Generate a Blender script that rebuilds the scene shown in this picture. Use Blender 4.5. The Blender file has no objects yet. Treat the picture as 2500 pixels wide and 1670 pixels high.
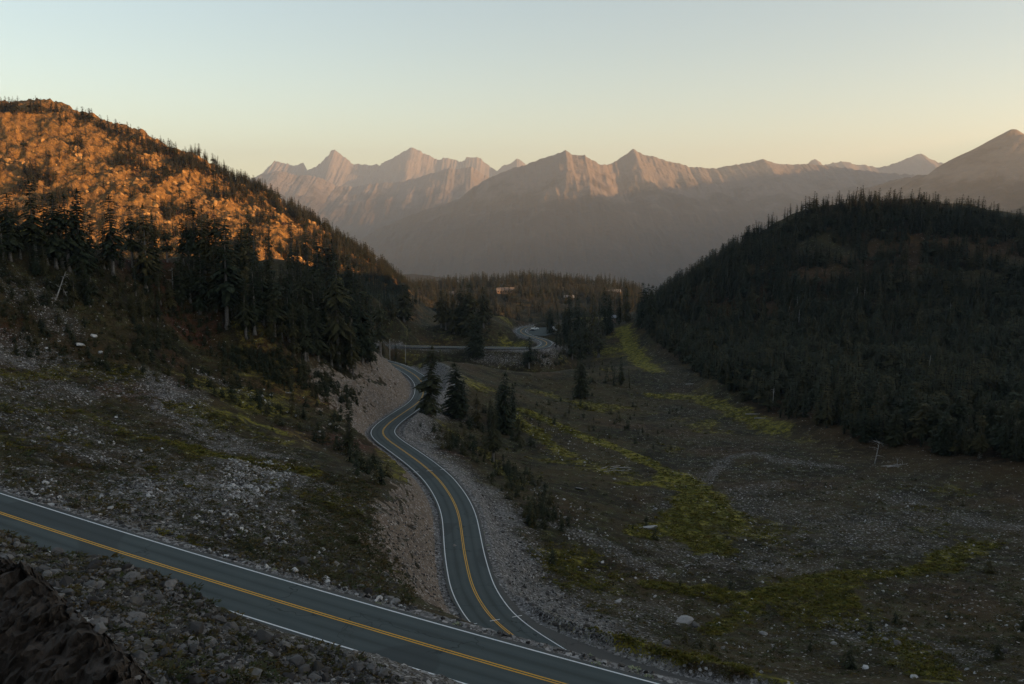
import bpy, math, random
import numpy as np
from mathutils import Vector, Matrix
from mathutils.kdtree import KDTree
R = math.radians
rng = np.random.default_rng(7)
random.seed(7)
scene = bpy.context.scene

# ------------------------------------------------------------------ camera, sky, sun, exposure
FPX = 2190.0                      # focal length in pixels of the 2500 px wide photograph
PITCH = math.atan((835 - 515) / FPX)
cam_d = bpy.data.cameras.new('camera')
cam_d.sensor_width = 36.0
cam_d.lens = 36.0 * FPX / 2500.0
cam_d.clip_start = 0.5
cam_d.clip_end = 80000
cam = bpy.data.objects.new('camera', cam_d)
scene.collection.objects.link(cam)
cam.location = (0, 0, 0)
cam.rotation_euler = (math.pi / 2 - PITCH, 0, 0)
scene.camera = cam

SUN_EL, SUN_AZ = R(8.0), R(107)    # azimuth clockwise from the view direction (+Y)
world = bpy.data.worlds.new('World')
scene.world = world
world.use_nodes = True
wn = world.node_tree
wn.nodes.clear()
wo = wn.nodes.new('ShaderNodeOutputWorld')
bg = wn.nodes.new('ShaderNodeBackground')
sky = wn.nodes.new('ShaderNodeTexSky')
sky.sky_type = 'NISHITA'
sky.sun_disc = False
sky.sun_elevation = SUN_EL
sky.sun_rotation = SUN_AZ
sky.altitude = 1400
sky.air_density = 1.25
sky.dust_density = 0.5
sky.ozone_density = 1.0
hs = wn.nodes.new('ShaderNodeHueSaturation')          # mutes the sky colour evenly all over
hs.inputs['Saturation'].default_value = 0.8
wn.links.new(sky.outputs['Color'], hs.inputs['Color'])
wn.links.new(hs.outputs['Color'], bg.inputs['Color'])
bg.inputs['Strength'].default_value = 0.09
wn.links.new(bg.outputs['Background'], wo.inputs['Surface'])

sun_d = bpy.data.lights.new('sun', 'SUN')
sun_d.energy = 5.0
sun_d.angle = R(0.5)
sun_d.color = (1.0, 0.54, 0.21)
sun = bpy.data.objects.new('sun', sun_d)
scene.collection.objects.link(sun)
sdir = Vector((math.sin(SUN_AZ) * math.cos(SUN_EL), math.cos(SUN_AZ) * math.cos(SUN_EL), math.sin(SUN_EL)))
sun.rotation_euler = sdir.to_track_quat('Z', 'Y').to_euler()

vs = scene.view_settings
vs.view_transform = 'Standard'
vs.look = 'None'
vs.gamma = 1.0
vs.use_curve_mapping = False
vs.exposure = 1.50
scene.cycles.use_denoising = True
scene.cycles.volume_bounces = 0
scene.cycles.max_bounces = 5
scene.cycles.diffuse_bounces = 2

# ------------------------------------------------------------------ helpers
COL = scene.collection
def link(o, parent=None):
    COL.objects.link(o)
    if parent is not None: o.parent = parent
    return o
def tag(o, label=None, cat=None, group=None, kind=None):
    if label: o['label'] = label
    if cat: o['category'] = cat
    if group: o['group'] = group
    if kind: o['kind'] = kind
    return o
def mesh_np(name, v, f, mats, smooth=True, mi=None):
    """v (n,3) array, f (m,k) int array with constant k"""
    me = bpy.data.meshes.new(name)
    v = np.asarray(v, np.float32); f = np.asarray(f, np.int32)
    me.vertices.add(len(v)); me.vertices.foreach_set('co', v.ravel())
    k = f.shape[1]
    me.loops.add(f.size); me.loops.foreach_set('vertex_index', f.ravel())
    me.polygons.add(len(f))
    me.polygons.foreach_set('loop_start', np.arange(0, f.size, k, dtype=np.int32))
    me.polygons.foreach_set('loop_total', np.full(len(f), k, np.int32))
    me.polygons.foreach_set('use_smooth', np.full(len(f), smooth, bool))
    for m in (mats if isinstance(mats, (list, tuple)) else [mats]): me.materials.append(m)
    if mi is not None: me.polygons.foreach_set('material_index', np.asarray(mi, np.int32))
    me.update(calc_edges=True); me.validate()
    return me
def mesh_py(name, v, f, mats, smooth=False, mi=None):
    me = bpy.data.meshes.new(name)
    me.from_pydata([tuple(map(float, p)) for p in v], [], f)
    for m in (mats if isinstance(mats, (list, tuple)) else [mats]): me.materials.append(m)
    for i, p in enumerate(me.polygons):
        p.use_smooth = smooth
        if mi is not None: p.material_index = mi[i]
    me.update()
    return me
def add_attr(me, name, arr):
    a = me.attributes.new(name, 'FLOAT', 'POINT')
    a.data.foreach_set('value', np.asarray(arr, np.float32))

def sst(a, b, x):
    t = np.clip((x - a) / (b - a), 0, 1)
    return t * t * (3 - 2 * t)

_perm = np.random.default_rng(11).permutation(4096).astype(np.int32)
_ga = np.random.default_rng(12).random(4096) * 2 * np.pi
_gx, _gy = np.cos(_ga), np.sin(_ga)
def perlin(x, y, seed=0):
    xi = np.floor(x).astype(np.int64); yi = np.floor(y).astype(np.int64)
    xf = x - xi; yf = y - yi
    u = xf * xf * xf * (xf * (xf * 6 - 15) + 10); v = yf * yf * yf * (yf * (yf * 6 - 15) + 10)
    def g(ix, iy, dx, dy):
        h = _perm[(_perm[(ix + seed * 131) & 4095] + iy) & 4095]
        return _gx[h] * dx + _gy[h] * dy
    a = g(xi, yi, xf, yf); b = g(xi + 1, yi, xf - 1, yf)
    c = g(xi, yi + 1, xf, yf - 1); d = g(xi + 1, yi + 1, xf - 1, yf - 1)
    return (a + (b - a) * u + (c - a) * v + (a - b - c + d) * u * v) * 1.5
def fbm(x, y, scale, oct=4, seed=0, gain=0.5):
    s = 0; a = 1; t = 0
    for i in range(oct):
        s = s + a * perlin(x / scale, y / scale, seed + i * 7); t += a
        a *= gain; scale = scale / 2.03
    return s / t
def ridged(x, y, scale, oct=4, seed=0, gain=0.55):
    s = 0; a = 1; t = 0
    for i in range(oct):
        s = s + a * (1 - 2 * np.abs(perlin(x / scale, y / scale, seed + i * 7))); t += a
        a *= gain; scale = scale / 2.03
    return s / t

# pixel of the 2500 x 1670 photograph -> ray; point at drop h below the camera, or at forward distance Y
cP, sP = math.cos(PITCH), math.sin(PITCH)
def ray(px, py):
    u = (px - 1250) / FPX; v = -(py - 835) / FPX
    return np.array([u, cP + v * sP, -sP + v * cP])
def at_h(px, py, h):
    r = ray(px, py); return r * (h / -r[2])
def at_y(px, py, Y):
    r = ray(px, py); return r * (Y / r[1])

# ------------------------------------------------------------------ materials
def new_mat(name):
    m = bpy.data.materials.new(name); m.use_nodes = True
    nt = m.node_tree; nt.nodes.clear()
    out = nt.nodes.new('ShaderNodeOutputMaterial')
    b = nt.nodes.new('ShaderNodeBsdfPrincipled')
    b.inputs['Roughness'].default_value = 0.9
    b.inputs['Specular IOR Level'].default_value = 0.15
    nt.links.new(b.outputs[0], out.inputs[0])
    return m, nt, b
class NT:
    """small helper for node graphs"""
    def __init__(s, nt): s.nt = nt
    def n(s, t, **kw):
        nd = s.nt.nodes.new(t)
        for k, v in kw.items(): setattr(nd, k, v)
        return nd
    def set(s, sock, v):
        if hasattr(v, 'bl_rna') and isinstance(v, bpy.types.NodeSocket): s.nt.links.new(v, sock)
        else: sock.default_value = v
    def pos(s): return s.n('ShaderNodeNewGeometry').outputs['Position']
    def objco(s): return s.n('ShaderNodeTexCoord').outputs['Object']
    def attr(s, name): return s.n('ShaderNodeAttribute', attribute_name=name).outputs['Fac']
    def noise(s, vec, scale, detail=4, rough=0.55, dist=0.0):
        nd = s.n('ShaderNodeTexNoise'); s.set(nd.inputs['Vector'], vec)
        nd.inputs['Scale'].default_value = scale; nd.inputs['Detail'].default_value = detail
        nd.inputs['Roughness'].default_value = rough; nd.inputs['Distortion'].default_value = dist
        return nd.outputs['Fac']
    def voro(s, vec, scale, feature='F1', out='Distance', rand=1.0):
        nd = s.n('ShaderNodeTexVoronoi', feature=feature); s.set(nd.inputs['Vector'], vec)
        nd.inputs['Scale'].default_value = scale
        nd.inputs['Randomness'].default_value = rand
        return nd.outputs[out]
    def math(s, op, a, b=0.0, clamp=False):
        nd = s.n('ShaderNodeMath', operation=op, use_clamp=clamp); s.set(nd.inputs[0], a); s.set(nd.inputs[1], b)
        return nd.outputs[0]
    def ramp(s, fac, lo, hi, a=0.0, b=1.0):
        nd = s.n('ShaderNodeMapRange', interpolation_type='SMOOTHSTEP')
        s.set(nd.inputs[0], fac); nd.inputs[1].default_value = lo; nd.inputs[2].default_value = hi
        nd.inputs[3].default_value = a; nd.inputs[4].default_value = b
        return nd.outputs[0]
    def mix(s, fac, a, b, mode='MIX'):
        nd = s.n('ShaderNodeMix', data_type='RGBA', blend_type=mode)
        s.set(nd.inputs[0], fac)
        for sk, v in ((nd.inputs[6], a), (nd.inputs[7], b)):
            if isinstance(v, tuple): sk.default_value = (*v[:3], 1)
            else: s.nt.links.new(v, sk)
        return nd.outputs[2]
    def bump(s, h, strength, dist):
        nd = s.n('ShaderNodeBump'); nd.inputs['Strength'].default_value = strength
        nd.inputs['Distance'].default_value = dist; s.set(nd.inputs['Height'], h)
        return nd.outputs[0]

def mat_ground():
    m, nt, b = new_mat('ground_cover')
    g = NT(nt); p = g.pos()
    n1 = g.noise(p, 0.05, 6, 0.6); n2 = g.noise(p, 0.35, 5, 0.65); n3 = g.noise(p, 2.2, 4, 0.7)
    heath = g.mix(g.ramp(n1, 0.38, 0.62), (0.014, 0.012, 0.006), (0.046, 0.032, 0.013))
    heath = g.mix(g.math('MULTIPLY', g.ramp(n2, 0.45, 0.7), 0.8), heath, (0.055, 0.060, 0.015))
    heath = g.mix(g.ramp(n3, 0.52, 0.74), heath, (0.115, 0.085, 0.032))
    heath = g.mix(g.math('MULTIPLY', g.attr('heath_red'), g.ramp(n2, 0.35, 0.6)), heath, (0.075, 0.026, 0.013))
    mossn = g.mix(g.ramp(n2, 0.35, 0.65), (0.085, 0.092, 0.014), (0.25, 0.205, 0.016))
    mossn = g.mix(g.ramp(n3, 0.5, 0.72), mossn, (0.085, 0.052, 0.014))
    mossn = g.mix(g.ramp(g.noise(p, 0.9, 4, 0.7), 0.52, 0.62), mossn, (0.035, 0.032, 0.014))
    mfac = g.math('ADD', g.attr('moss'), g.math('ADD', g.math('MULTIPLY', g.math('SUBTRACT', n2, 0.5), 1.1), g.math('MULTIPLY', g.math('SUBTRACT', n3, 0.5), 0.8)))
    c = g.mix(g.ramp(mfac, 0.35, 0.8), heath, mossn)
    # gravel: single stones where the cell's random number is under the local share of stones
    v2 = g.n('ShaderNodeTexVoronoi'); nt.links.new(p, v2.inputs['Vector']); v2.inputs['Scale'].default_value = 3.0
    v3 = g.n('ShaderNodeTexVoronoi'); nt.links.new(p, v3.inputs['Vector']); v3.inputs['Scale'].default_value = 9.0
    sep2 = g.n('ShaderNodeSeparateColor'); nt.links.new(v2.outputs['Color'], sep2.inputs[0])
    sep3 = g.n('ShaderNodeSeparateColor'); nt.links.new(v3.outputs['Color'], sep3.inputs[0])
    ga_ = g.math('ADD', g.attr('gravel'), g.math('MULTIPLY', g.math('SUBTRACT', n2, 0.5), 0.9))
    fine = g.math('LESS_THAN', sep3.outputs[0], ga_); big = g.math('LESS_THAN', sep2.outputs[0], g.math('MULTIPLY', ga_, 0.55))
    fresh = g.ramp(g.attr('gravel'), 0.45, 0.9)
    gf = g.mix(sep3.outputs[1], g.mix(fresh, (0.026, 0.022, 0.018), (0.075, 0.070, 0.066)), g.mix(fresh, (0.145, 0.13, 0.112), (0.33, 0.312, 0.295)))
    gb = g.mix(g.math('POWER', sep2.outputs[1], 2.0), (0.050, 0.045, 0.040), (0.42, 0.395, 0.365))
    c = g.mix(g.math('MULTIPLY', fine, 0.85), c, gf); c = g.mix(big, c, gb)
    # cut banks: brown gravelly earth
    earth = g.mix(sep3.outputs[2], (0.095, 0.068, 0.048), (0.25, 0.19, 0.138))
    earth = g.mix(g.ramp(n2, 0.4, 0.65), earth, (0.15, 0.118, 0.092))
    earth = g.mix(g.math('GREATER_THAN', sep2.outputs[2], 0.86), earth, (0.34, 0.30, 0.26))
    c = g.mix(g.ramp(g.math('ADD', g.attr('earth'), g.math('MULTIPLY', g.math('SUBTRACT', n2, 0.5), 1.0)), 0.35, 0.6), c, earth)
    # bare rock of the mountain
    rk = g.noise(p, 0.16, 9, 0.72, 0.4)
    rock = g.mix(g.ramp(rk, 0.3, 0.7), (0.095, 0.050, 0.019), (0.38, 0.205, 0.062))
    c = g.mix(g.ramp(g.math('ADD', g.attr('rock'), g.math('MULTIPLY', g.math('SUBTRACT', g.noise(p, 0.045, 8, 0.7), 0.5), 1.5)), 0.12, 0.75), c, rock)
    nt.links.new(c, b.inputs['Base Color'])
    hgt = g.math('ADD', g.math('MULTIPLY', n3, 0.35), g.math('ADD', g.math('MULTIPLY', n2, 0.8), g.math('MULTIPLY', g.math('MULTIPLY', sep2.outputs[1], 0.35), big)))
    hgt = g.math('ADD', hgt, g.math('MULTIPLY', g.math('MULTIPLY', rk, g.attr('rock')), 14.0))
    nt.links.new(g.bump(hgt, 0.8, 0.6), b.inputs['Normal'])
    b.inputs['Roughness'].default_value = 0.95
    return m
MG = mat_ground()

def mat_asphalt():
    m, nt, b = new_mat('asphalt')
    g = NT(nt); p = g.pos()
    n = g.noise(p, 0.25, 5, 0.6); f = g.noise(p, 18, 3, 0.7)
    c = g.mix(n, (0.054, 0.066, 0.062), (0.078, 0.093, 0.088))
    c = g.mix(g.math('MULTIPLY', f, 0.35), c, (0.10, 0.115, 0.11))
    # polished wheel tracks, dark oil strip between them, grey dust at the edges
    off = g.attr('across'); lane = g.math('ABSOLUTE', g.math('SUBTRACT', g.math('ABSOLUTE', off), 1.72))
    wob = g.math('MULTIPLY', g.math('SUBTRACT', g.noise(p, 0.12, 3), 0.5), 0.8)
    lane = g.math('ADD', lane, wob)
    c = g.mix(g.math('MULTIPLY', g.ramp(g.math('ABSOLUTE', g.math('SUBTRACT', lane, 0.78)), 0.42, 0.05), 0.30), c, (0.10, 0.113, 0.107))
    c = g.mix(g.math('MULTIPLY', g.ramp(lane, 0.35, 0.0), 0.45), c, (0.040, 0.043, 0.041))
    c = g.mix(g.math('MULTIPLY', g.ramp(g.math('ADD', g.math('ABSOLUTE', off), g.math('MULTIPLY', g.noise(p, 1.2, 4), 0.8)), 3.7, 4.5), 0.8), c, (0.10, 0.09, 0.078))
    # sealed cracks and old patches
    ed = g.n('ShaderNodeTexVoronoi', feature='DISTANCE_TO_EDGE'); ed.inputs['Scale'].default_value = 0.11
    ad = g.n('ShaderNodeVectorMath', operation='ADD'); nz = g.n('ShaderNodeTexNoise'); nz.inputs['Scale'].default_value = 0.7; nt.links.new(p, nz.inputs['Vector'])
    sc = g.n('ShaderNodeVectorMath', operation='SCALE'); nt.links.new(nz.outputs['Color'], sc.inputs[0]); sc.inputs['Scale'].default_value = 2.2
    nt.links.new(p, ad.inputs[0]); nt.links.new(sc.outputs[0], ad.inputs[1]); nt.links.new(ad.outputs[0], ed.inputs['Vector'])
    c = g.mix(g.math('MULTIPLY', g.math('MULTIPLY', g.ramp(ed.outputs['Distance'], 0.007, 0.003), g.ramp(g.noise(p, 0.08, 2), 0.45, 0.55)), 0.7), c, (0.02, 0.021, 0.021))
    c = g.mix(g.math('MULTIPLY', g.ramp(g.noise(p, 0.06, 2, 0.3), 0.60, 0.61), 0.5), c, (0.05, 0.054, 0.052))
    nt.links.new(c, b.inputs['Base Color'])
    b.inputs['Roughness'].default_value = 0.85; b.inputs['Specular IOR Level'].default_value = 0.12
    nt.links.new(g.bump(f, 0.3, 0.02), b.inputs['Normal'])
    return m
def mat_paint(name, col, dark):
    m, nt, b = new_mat(name)
    g = NT(nt); p = g.pos()
    n = g.noise(p, 3.0, 6, 0.75)
    n4 = g.noise(p, 14.0, 3, 0.8)
    c = g.mix(g.ramp(n, 0.5, 0.8), col, dark)
    nt.links.new(g.mix(g.ramp(g.math('ADD', n4, g.math('MULTIPLY', g.noise(p, 0.5, 2), 0.5)), 0.86, 0.98), c, (0.08, 0.083, 0.078)), b.inputs['Base Color'])
    b.inputs['Roughness'].default_value = 0.6
    return m
M_ASPH = mat_asphalt()
M_WHITE = mat_paint('white_road_paint', (0.78, 0.78, 0.76), (0.45, 0.46, 0.45))
M_YELLOW = mat_paint('yellow_road_paint', (0.72, 0.38, 0.035), (0.42, 0.25, 0.05))

# ------------------------------------------------------------------ roads: centre lines in the world
def catmull(P, step=1.0):
    P = np.array(P, float); P = np.vstack([2 * P[0] - P[1], P, 2 * P[-1] - P[-2]])
    out = []
    for i in range(1, len(P) - 2):
        a, b, c, d = P[i - 1], P[i], P[i + 1], P[i + 2]
        for t in np.linspace(0, 1, 14, endpoint=False):
            out.append(0.5 * (2 * b + (c - a) * t + (2 * a - 5 * b + 4 * c - d) * t * t + (3 * b - a - 3 * c + d) * t ** 3))
    out.append(P[-2]); out = np.array(out)
    s = np.r_[0, np.cumsum(np.linalg.norm(np.diff(out[:, :2], axis=0), axis=1))]
    n = int(s[-1] / step) + 1; q = np.linspace(0, s[-1], n)
    res = np.stack([np.interp(q, s, out[:, k]) for k in range(3)], 1)
    for _ in range(6):                       # ease the tracing noise, ends kept
        res[2:-2] = (res[:-4] + 2 * res[1:-3] + 2 * res[2:-2] + 2 * res[3:-1] + res[4:]) / 8
    return res
ny = [(0, 1253), (128, 1293.5), (255, 1334), (383, 1376.6), (511, 1417), (639, 1456), (767, 1496), (900, 1534), (1045, 1574), (1191, 1616), (1361, 1669)]
NP = []
for px, py in ny:
    r = ray(px, py); h = 34.0 / (1 - 0.06 * r[0] / -r[2]); NP.append(r * (h / -r[2]))
NP = np.array(NP)
# one gentle curve through the traced points, carried past the frame at both ends
cx = np.polyfit(NP[:, 0], NP[:, 1], 2)
xs = np.linspace(-110, 55, 60)
yy = np.where(xs < NP[0, 0], np.polyval(cx, NP[0, 0]) + (xs - NP[0, 0]) * np.polyval(np.polyder(cx), NP[0, 0]), np.polyval(cx, xs))
ROAD_A = catmull(np.stack([xs, yy, -(34.0 + 0.06 * xs)], 1))
low_px = [(1400, 788, 88), (1330, 793.3, 87), (1288, 798.5, 86.2), (1276, 803, 85.6), (1271, 808, 85), (1275, 813, 84.3), (1290, 820, 83.6), (1309, 825, 83), (1328, 831.5, 82.5), (1335, 838, 82), (1330, 844, 81.7), (1316, 849.0, 81.3), (1276, 849.5, 81), (1110, 847.5, 80), (931, 845, 78.8), (905, 848, 78.6), (890, 858, 78.3), (905, 872, 78), (935, 882, 77.6),
          (962, 889, 77), (983, 898, 75.5), (1009, 913, 74), (1022, 924, 73.3), (1031, 936, 72.6), (1034, 950, 71.6), (1031, 968, 70.5), (1017, 985.4, 69.2), (983, 1009, 67.3), (953.5, 1030, 65.8), (937, 1047, 64.8), (934.5, 1059, 64.3), (949, 1075, 63.8), (983, 1099, 63.2), (1026, 1130, 62.8), (1066, 1165, 62.2), (1092, 1198, 61.8), (1110, 1230, 61.4), (1121, 1262, 61), (1127, 1300, 60.4), (1133, 1345, 59.9), (1141, 1385, 59.4), (1152, 1428, 58.9), (1168, 1462, 58.5), (1197, 1505, 58.1), (1228, 1533, 57.7), (1256, 1556, 57.4), (1330, 1604, 56.8), (1440, 1672, 56.0)]
LP = [at_h(*q) for q in low_px]
d = LP[-1] - LP[-2]; d /= np.linalg.norm(d[:2])
LP += [LP[-1] + d * 14 + np.array([3, 1, 0]), LP[-1] + d * 30 + np.array([14, 5, 0])]
ROAD_B = catmull(LP)

def road_frame(C):
    t = np.gradient(C[:, :2], axis=0); t /= np.linalg.norm(t, axis=1)[:, None]
    return np.stack([t[:, 1], -t[:, 0]], 1)          # right-hand normal
def ribbon(C, o0, o1, lift):
    """sheet between two offsets (arrays or numbers) right of the centre line"""
    N = road_frame(C); n = len(C)
    o0 = np.broadcast_to(o0, n); o1 = np.broadcast_to(o1, n)
    a = np.c_[C[:, :2] + N * o0[:, None], C[:, 2] + lift]; b = np.c_[C[:, :2] + N * o1[:, None], C[:, 2] + lift]
    v = np.empty((2 * n, 3)); v[0::2] = a; v[1::2] = b
    i = np.arange(n - 1) * 2
    return v, np.stack([i, i + 1, i + 3, i + 2], 1)

# ------------------------------------------------------------------ terrain: natural heights from surveyed points
CP = []                                            # world points
def H(px, py, h): CP.append(at_h(px, py, h))
def D(px, py, Y): CP.append(at_y(px, py, Y))
def W(x, y, z): CP.append(np.array([x, y, z], float))
# under and in front of the camera (a rocky shoulder), rubble bank above the near road
for a in (-0.9, -0.5, -0.2, 0.1, 0.4, 0.8):
    s, c = math.sin(a), math.cos(a)
    W(3 * s, 3 * c, -2.2); W(8 * s, 8 * c, -7.2); W(18 * s, 18 * c, -13.5)
for q in [(0, 1292, 78), (150, 1350, 76), (290, 1355, 72), (440, 1412, 68), (540, 1500, 65), (640, 1558, 62), (800, 1592, 59), (890, 1620, 57), (1000, 1682, 54),
          (0, 1500, 50), (200, 1480, 54), (300, 1640, 42), (400, 1560, 50), (500, 1640, 46), (650, 1660, 48), (800, 1690, 50), (1100, 1760, 47), (1500, 1860, 42), (2000, 1950, 38), (2500, 2000, 34)]: D(*q)
# shelf beyond the near road, left part
for q in [(383, 1310, 33), (640, 1382, 34.8), (900, 1462, 36.5), (1040, 1507, 38), (700, 1310, 40), (850, 1355, 45), (500, 1230, 40), (250, 1205, 35), (100, 1180, 33.2), (0, 1150, 33),
          (650, 1130, 48), (450, 1050, 45.5), (200, 1050, 39), (0, 1000, 34), (800, 1130, 53), (865, 1060, 60), (940, 1195, 54), (925, 1270, 51), (950, 1340, 49), (890, 960, 57), (930, 945, 61),
          (700, 950, 50.5), (500, 900, 43), (300, 880, 36.5), (0, 850, 30.5), (200, 800, 29), (500, 800, 34.5), (700, 830, 43.5), (850, 880, 54), (600, 1000, 50)]: H(*q)
# crest of the wooded left hill, its back
for px, py, h in [(-300, 620, 9), (0, 640, 14), (150, 645, 15), (300, 650, 16.5), (450, 660, 18), (600, 680, 21), (720, 720, 29), (820, 770, 40), (885, 840, 58), (922, 888, 75)]:
    H(px, py, h); p = at_h(px, py, h); CP.append(p + np.array([0, 70, -26.0])); CP.append(p + np.array([0, 190, -42.0 + h * 0.3]))
# right of the lower road: talus and meadow
for q in [(1300, 1400, 65), (1250, 1250, 66), (1350, 1480, 62.5), (1500, 1500, 64), (1700, 1570, 62), (2000, 1650, 60), (2500, 1650, 58), (1600, 1300, 74), (2000, 1400, 71), (2400, 1400, 70), (1700, 1150, 81), (2300, 1200, 77), (2500, 1250, 75),
          (1450, 1000, 84), (1300, 950, 84), (1150, 1050, 74), (1200, 1150, 70), (1085, 1060, 69), (1100, 900, 81), (1400, 900, 85), (1600, 920, 86), (1800, 1000, 85), (1900, 1080, 83), (2100, 1150, 79.5), (1500, 830, 88), (1450, 790, 88), (2600, 1500, 66), (2900, 1300, 72)]: H(*q)
# knoll beyond the straight of the far road
for q in [(990, 800, 76.5), (1000, 772, 73), (930, 770, 73), (1100, 775, 74), (1190, 770, 75.5), (1230, 800, 80), (1420, 775, 88)]: H(*q)
W(-60, 760, -105); W(0, 780, -110); W(60, 800, -108); W(-100, 760, -95)
# plateau with the lodge and the drop behind it
for q in [(970, 745, 1150), (1050, 728, 1280), (1150, 722, 1320), (1300, 728, 1300), (1450, 735, 1300), (1560, 740, 1250)]: D(*q)
for q in [(1000, 712, 1500), (1100, 692, 1560), (1200, 690, 1600), (1300, 692, 1600), (1400, 705, 1600), (1520, 708, 1580)]: D(*q)
for x in (-500, -150, 150, 500, 900): W(x, 2300, -420)
for q in [(330, 1150, -190), (600, 1100, -200), (950, 1000, -190), (450, 1450, -230), (900, 1450, -250), (350, 1700, -260)]: W(*q)
# right hill: foot, mid slope, crest, back
for q in [(1500, 792, 690), (1580, 860, 560), (1750, 985, 400), (1900, 1070, 325), (2100, 1135, 275), (2500, 1180, 245), (2900, 1180, 230)]: D(*q)
for q in [(1660, 780, 600), (1850, 800, 560), (2050, 800, 530), (2300, 800, 520), (2500, 800, 500), (1900, 950, 400), (2300, 980, 370), (2500, 980, 350)]: D(*q)
for px, py, Y in [(1530, 788, 700), (1575, 762, 690), (1640, 725, 680), (1690, 690, 680), (1720, 655, 680), (1790, 632, 680), (1850, 606, 690), (1920, 540, 700), (2000, 522, 705), (2150, 500, 720), (2300, 500, 730), (2450, 540, 720), (2500, 548, 715), (2700, 540, 720), (3000, 520, 720)]:
    D(px, py, Y); p = at_y(px, py, Y); CP.append(p * np.array([1.1, 1.1, 1]) + np.array([0, 60, -35.0])); CP.append(p * np.array([1.2, 1.2, 1]) + np.array([0, 200, -90.0]))
# sunlit mountain at left: foot, crest, back
for q in [(-400, 600, 720), (0, 628, 740), (300, 645, 760), (600, 665, 790), (800, 720, 830), (960, 770, 850)]: D(*q)
for q in [(0, 450, 890), (250, 470, 890), (450, 520, 890), (650, 590, 880), (800, 655, 890)]: D(*q)
for px, py, Y in [(-500, 300, 1050), (-200, 285, 1040), (0, 267, 1030), (89, 262, 1030), (156, 269, 1030), (201, 285, 1035), (250, 303, 1040), (312, 329, 1040), (379, 356, 1040), (446, 387, 1040), (491, 405, 1040), (536, 428, 1040), (589, 459, 1035), (647, 495, 1030), (692, 517, 1020), (759, 557, 1010), (804, 597, 1000), (870, 637, 980), (937, 675, 950), (973, 710, 930)]:
    D(px, py, Y); p = at_y(px, py, Y); CP.append(p * np.array([1.12, 1.12, 1]) + np.array([0, 50, -55.0]))
CP = np.array(CP)
cr = np.hypot(CP[:, 0], CP[:, 1]); ca = np.arctan2(CP[:, 0], CP[:, 1]); cl = np.log(cr); ct = CP[:, 2] / cr
KC = 0.05
def _phi(da, dl): return np.sqrt(da * da + dl * dl + KC * KC)
A = np.zeros((len(CP) + 3, len(CP) + 3)); n_ = len(CP)
A[:n_, :n_] = _phi(ca[:, None] - ca, cl[:, None] - cl) - np.eye(n_) * 0.001
A[:n_, n_] = 1; A[:n_, n_ + 1] = ca; A[:n_, n_ + 2] = cl; A[n_:, :n_] = A[:n_, n_:].T
wts = np.linalg.solve(A, np.r_[ct, 0, 0, 0])
def nat_t(az, lr):
    out = np.empty(len(az))
    for i in range(0, len(az), 40000):
        a, l = az[i:i + 40000], lr[i:i + 40000]
        out[i:i + 40000] = _phi(a[:, None] - ca, l[:, None] - cl) @ wts[:n_] + wts[n_] + wts[n_ + 1] * a + wts[n_ + 2] * l
    return out

# polar grid: fine in the field of view, coarse all round; rings grow with distance
fa = np.linspace(-0.62, 0.62, 741)
AZ = np.r_[np.linspace(-math.pi, -0.62, 40)[:-1], fa, np.linspace(0.62, math.pi, 40)[1:]]
_l = np.linspace(math.log(2.5), math.log(2600), 4000); _d = 1 + 2.4 * np.exp(-((_l - math.log(900)) / 0.21) ** 4) - 0.55 * (_l < math.log(30)) - 0.4 * (_l > math.log(1650))
_c = np.cumsum(_d); _c = (_c - _c[0]) / (_c[-1] - _c[0])
RR = np.exp(np.interp(np.linspace(0, 1, 900), _c, _l))          # rings crowd where slopes face the viewer
na, nr = len(AZ), len(RR)
GA, GR = np.meshgrid(AZ, RR, indexing='ij')
GX, GY = GR * np.sin(GA), GR * np.cos(GA)
ga, gr = GA.ravel(), GR.ravel(); gx, gy = GX.ravel(), GY.ravel()
gz = nat_t(np.clip(ga, -0.72, 0.72), np.log(gr)) * gr
back = sst(0.9, 1.6, np.abs(ga))
gz = gz * (1 - back) + back * np.minimum(-2.2 + 0.12 * gr, 160)
# region weights (world positions)
w_mtn = sst(600, 760, gr) * sst(-0.085, -0.14, ga) * (1 - back)
w_rhill = sst(0.10, 0.16, ga + 0.0) * sst(0.0, 1.0, (gr - np.interp(ga, [0.1, 0.15, 0.22, 0.29, 0.37, 0.52, 0.7], [690, 560, 400, 330, 285, 255, 235])) / 60)
w_plat = sst(900, 1000, gr) * sst(-0.17, -0.10, ga) * sst(0.17, 0.12, ga)
w_near = sst(75, 60, gr)
w_lhill = sst(-0.02, -0.10, ga) * sst(90, 130, gr) * sst(620, 520, gr)
w_mead = np.clip(1 - w_mtn - w_rhill - w_plat, 0, 1)
# relief
gz += w_mead * (fbm(gx, gy, 38, 4, 1) * 1.3 * sst(40, 140, gr) + fbm(gx, gy, 7, 4, 2) * 0.5)
gz += w_lhill * (ridged(gx, gy, 34, 4, 3) * 1.6 + fbm(gx, gy, 9, 4, 31) * 0.7)
gz += w_mtn * (ridged(gx + 0.35 * gy, gy * 0.45, 75, 6, 4, 0.66) * 12 + fbm(gx, gy, 26, 5, 5, 0.68) * 6 + ridged(gx * 0.9 + gz * 0.5, gy * 0.5 + gz * 0.9, 17, 4, 55, 0.65) * 3.6)
gz += w_rhill * (fbm(gx, gy, 60, 5, 6) * 7 + ridged(gx, gy, 130, 3, 16) * 4)
gz += w_plat * fbm(gx, gy, 90, 4, 8) * 9
gz += w_near * (fbm(gx, gy, 5, 5, 9, 0.6) * 1.0)
# outer rim sinks into the valley
rim = sst(1900, 2600, gr) * (1 - back)
gz = gz * (1 - rim) + rim * -1250

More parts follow.
